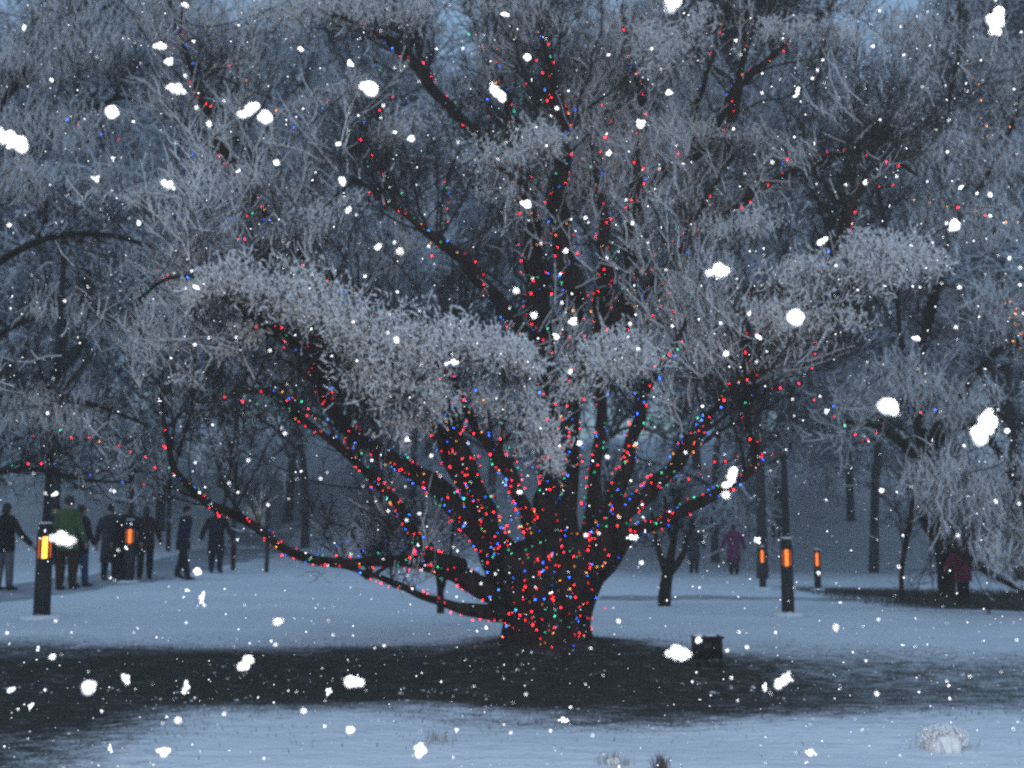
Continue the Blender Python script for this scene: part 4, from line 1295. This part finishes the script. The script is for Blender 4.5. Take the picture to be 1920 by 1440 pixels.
lt = MB()
n = 2600
x, y = rng.uniform(-7.5, 6.5, n), rng.normal(11.0, 1.35, n)
ok = field(np.stack([x, y * 1.4, 0 * x], -1), 2.3, 1.0) + rng.normal(0, .15, n) > .42
x, y = x[ok], y[ok]
n = len(x)
lt.bits(np.stack([x, y, gz(x, y) + .004], -1), rng.uniform(.006, .022, n) * (1 + (rng.random(n) < .06)), .5)
tag(lt.build('snow_crumbs', M_SNOW_TWIG), 'crumbs of snow caught in the bare grass under the tree', 'snow', None, 'stuff')
def tuft(label, px, py, Y, n, ln, spread, m, snow=0.0):
    p = at(px, py, Y)
    z = float(gz(p.x, Y))
    root = thing('grass_tuft', label, 'grass tuft', (p.x, Y, z), 0, 'dry tufts in the near snow')
    b = MB()
    x, y = rng.normal(0, spread, n), rng.normal(0, spread, n)
    blades(b, x, y, rng.uniform(.4, 1, n) * ln, rng.uniform(.0012, .0025, n), .35, 0 * x)
    b.build('blades', m, root)
    if snow:
        q = MB()
        c = unit(1500) * np.array([snow * 1.2, snow * .8, snow * .6]) * (rng.random((1500, 1)) ** .4) + np.array([0, 0, snow * .5])
        c = c[c[:, 2] > 0]
        q.bits(c, rng.uniform(.006, .014, len(c)))
        for b_ in range(5):
            q.ball((rng.normal(0, snow * .4), rng.normal(0, snow * .3), snow * .18), (snow * rng.uniform(.4, .8), snow * .5, snow * rng.uniform(.3, .6)), 14, 8, .08)
        q.build('snow_cap', M_SNOW_TWIG, root)
tuft('dark brown tuft of dry grass sticking out of the near snow', 1240, 1428, 7.05, 130, .12, .022, mat('brown_grass', (.05, .038, .026), (.13, .10, .07), .9, 8))
tuft('pale straw tuft with a snow crumb on it, left of the brown tuft', 1150, 1415, 7.2, 90, .10, .05, M_DRY, .03)
tuft('thin grey tuft in the open near snow', 825, 1372, 7.9, 60, .11, .07, M_DRY)
tuft('rounded snow-capped tussock at the lower right', 1770, 1392, 7.7, 90, .15, .08, M_DRY, .14)

# ------------------------------------------------------------------ falling snow
def flake_mesh(kind, seed):
    global rng
    keep, rng = rng, np.random.default_rng(seed)
    b = MB()
    if kind == 'round':
        b.ball((0, 0, 0), (.38, .34, .42), 12, 9, .07)
        for i in range(6):
            b.ball(rng.normal(0, .19, 3), rng.uniform(.14, .24, 3), 8, 6, .15)
    else:
        ax = {'ragged': (.34, .25, .30), 'flat': (.52, .2, .15), 'tall': (.17, .2, .5), 'slant': (.42, .2, .26)}[kind]
        nn = {'ragged': 16, 'flat': 16, 'tall': 14, 'slant': 18}[kind]
        for i in range(nn):
            c = rng.normal(0, .5, 3).clip(-1, 1) * np.array(ax)
            if kind == 'slant':
                c[2] += c[0] * .6
            b.ball(c, rng.uniform(.05, .17) * rng.uniform(.7, 1.5, 3), 8, 6, .25)
    me = b.mesh('snowflake', M_FLAKE, True)
    rng = keep
    return me
FM = {k: [flake_mesh(k, 100 + 17 * i + j) for i in range(n_)] for j, (k, n_) in enumerate((('round', 3), ('ragged', 8), ('flat', 3), ('tall', 2), ('slant', 3)))}
BIG = [
 (18,262,52,'slant','large ragged snowflake cut by the left edge'), (208,211,30,'round','round blurred snowflake in the upper left twigs'),
 (298,88,28,'ragged','upper of two ragged snowflakes left of the steep dark branch'), (316,114,20,'ragged','lower of two ragged snowflakes left of the steep dark branch'),
 (330,168,32,'flat','flat ragged snowflake beside the steep dark branch'), (465,208,32,'slant','bent ragged snowflake left of a round one'),
 (498,221,31,'round','round snowflake over the little forked twig'), (694,168,34,'round','round blurred snowflake by the pale gap in the top left crown'),
 (656,119,18,'ragged','small ragged snowflake left of the top left limb'), (740,248,14,'ragged','tiny flake on the upper pale snow heap'), (771,260,17,'round','small round flake at the end of the upper pale heap'),
 (989,108,18,'round','small oval snowflake before the upper middle stems'), (930,172,34,'slant','ragged slanting snowflake before the upper middle stems'),
 (1258,8,42,'ragged','large heart-shaped snowflake cut by the top edge'), (1867,42,50,'tall','large tall snowflake in the top right corner'), (1254,173,18,'ragged','small ragged flake on the pale sky gap'),
 (1200,233,22,'ragged','ragged flake right of the tall upper stems'), (1142,288,16,'ragged','small flake between the two upper stems'), (1494,174,18,'slant','two-lobed flake over the long upper right limb'),
 (180,335,22,'ragged','ragged flake above the left snow bank'), (314,347,26,'flat','flat flake lying over the left snow bank'), (212,297,13,'ragged','tiny flake under the left string of bulbs'),
 (640,340,20,'ragged','ragged flake left of the upper snow bank'), (260,419,13,'round','tiny round flake in the dark left twigs'), (989,383,21,'round','round flake at the top of the main middle stem'),
 (1347,510,42,'flat','large flat snowflake over the right hand branches'), (1490,597,34,'round','large roundish snowflake on the right snow heap'), (1787,423,26,'ragged','heart-shaped flake in the far right twigs'),
 (1540,453,22,'flat','flat flake above the right snow heap'), (1717,635,20,'ragged','ragged flake right of the lower snow heap'), (1803,351,15,'ragged','small flake in the upper right twigs'),
 (1074,603,24,'ragged','ragged flake at the foot of the tall right stem'), (743,638,17,'round','round flake on the great snow bank'), (1043,632,15,'round','small round flake between the two middle stems'),
 (1666,765,46,'ragged','large bright flake on the looped right string'), (1848,798,60,'slant','largest bright flake, near the right edge'), (1888,808,14,'round','tiny pale flake right of the largest flake'),
 (1369,898,32,'slant','bright ragged flake on the low right limb'), (1186,1009,20,'flat','flat bright flake right of the trunk fork'), (1420,1013,18,'ragged','ragged flake just left of the bollard lamp'),
 (118,1013,38,'flat','bright ragged flake before the green coat'), (103,926,18,'ragged','ragged flake beside the pole of the tall lamp'), (370,1072,19,'round','round flake over the snow below the walkers'),
 (378,1122,22,'tall','two-lobed flake over the open snow slope'), (165,1290,30,'round','round bright flake over the dark lower left verge'), (463,1243,30,'slant','slanting flake over the dark verge'),
 (236,1273,24,'ragged','ragged flake right of the round one on the verge'), (348,1290,24,'tall','tall pale flake at the edge of the verge'), (661,1278,32,'flat','flat bright flake over the middle of the verge'),
 (616,1296,18,'ragged','small flake left of the flat bright one'), (1272,1227,38,'flat','bright cloud-shaped flake left of the dark steel box'), (1470,1275,32,'slant','bright flake over the grey snow right of the box'),
 (1434,1290,16,'tall','small tall flake left of a bright one'), (307,1411,22,'round','roundish flake at the bottom left'), (655,1369,22,'ragged','ragged flake over the near snow'), (786,1406,30,'ragged','ragged bright flake near the bottom edge'),
 (1057,1351,18,'flat','small flat flake over the near snow'), (1520,1412,22,'flat','flat flake at the bottom right'), (58,1323,16,'ragged','small ragged flake in the dim lower left corner'), (20,1293,18,'flat','flat flake at the left edge above the weeds'),
 (1310,1200,18,'ragged','ragged flake before the corner of the dark steel box'), (207,1405,16,'tall','small tall flake at the bottom left'), (850,680,22,'flat','flat flake over the bright limb tip'), (1550,772,14,'ragged','small flake left of the looped right string'),
]
for px, py, s_, kind, lab in BIG:
    Y = max(1.05, FPX * 0.020 / s_ * random.uniform(.9, 1.15))
    size = .92 * s_ / ppm(Y)
    o = link('snowflake', FM[kind][random.randrange(len(FM[kind]))])
    o.location = at(px, py, Y)
    o.scale = (size, size, size)
    o.rotation_euler = (random.gauss(0, .15), random.gauss(0, .2), random.choice([0, math.pi]) + random.gauss(0, .3)) if kind != 'ragged' else (random.uniform(0, 6), random.uniform(0, 6), random.uniform(0, 6))
    tag(o, lab, 'snowflake', 'large falling snowflakes')
rag = FM['ragged'] + FM['slant'] + FM['flat'] + FM['tall']
for i in range(190):
    px, py = random.uniform(5, 1915), random.uniform(5, 1435)
    s_ = 4.0 + 9 * random.random() ** 2.8
    Y = FPX * random.uniform(.007, .012) / s_
    size = s_ / ppm(Y)
    o = link('small_snowflake', random.choice(rag))
    o.location = at(px, py, Y)
    o.scale = (size, size, size)
    o.rotation_euler = (random.uniform(0, 6), random.uniform(0, 6), random.uniform(0, 6))
    tag(o, 'tiny white snowflake drifting down in front of the trees', 'snowflake', 'small falling snowflakes')
fs = MB()
n = 7500
Yf = np.where(rng.random(n) < .6, rng.uniform(1.6, 6, n), rng.uniform(6, 16, n))
pxs, pys = rng.uniform(-150, 2070, n), rng.uniform(-120, 1440, n)
C = np.array([list(at(a, b_, c)) for a, b_, c in zip(pxs, pys, Yf)])
Yf_ = Yf[C[:, 2] > 0.1]
C = C[C[:, 2] > 0.1]
fs.bits(C, (.0007 + .0026 * rng.random(len(C)) ** 2.2) * np.where(Yf_ < 6, 1.0, 1.7), 1.0)
tag(fs.build('falling_snow', M_FLAKE), 'fine snow falling all through the air', 'falling snow', None, 'stuff')

# ------------------------------------------------------------------ haze of the snowfall
hz_ = MB()
hz_.box((0, 65, 7.5), (272, 182, 21))
hm_ = bpy.data.materials.new('snow_haze')
hm_.use_nodes = True
hn = hm_.node_tree.nodes
hn.clear()
pv = hn.new('ShaderNodeVolumePrincipled')
pv.inputs['Color'].default_value = (0.90, 0.93, 0.97, 1)
pv.inputs['Density'].default_value = 0.0017
ho = hn.new('ShaderNodeOutputMaterial')
hm_.node_tree.links.new(pv.outputs[0], ho.inputs['Volume'])
tag(hz_.build('haze', hm_), kind='stuff')
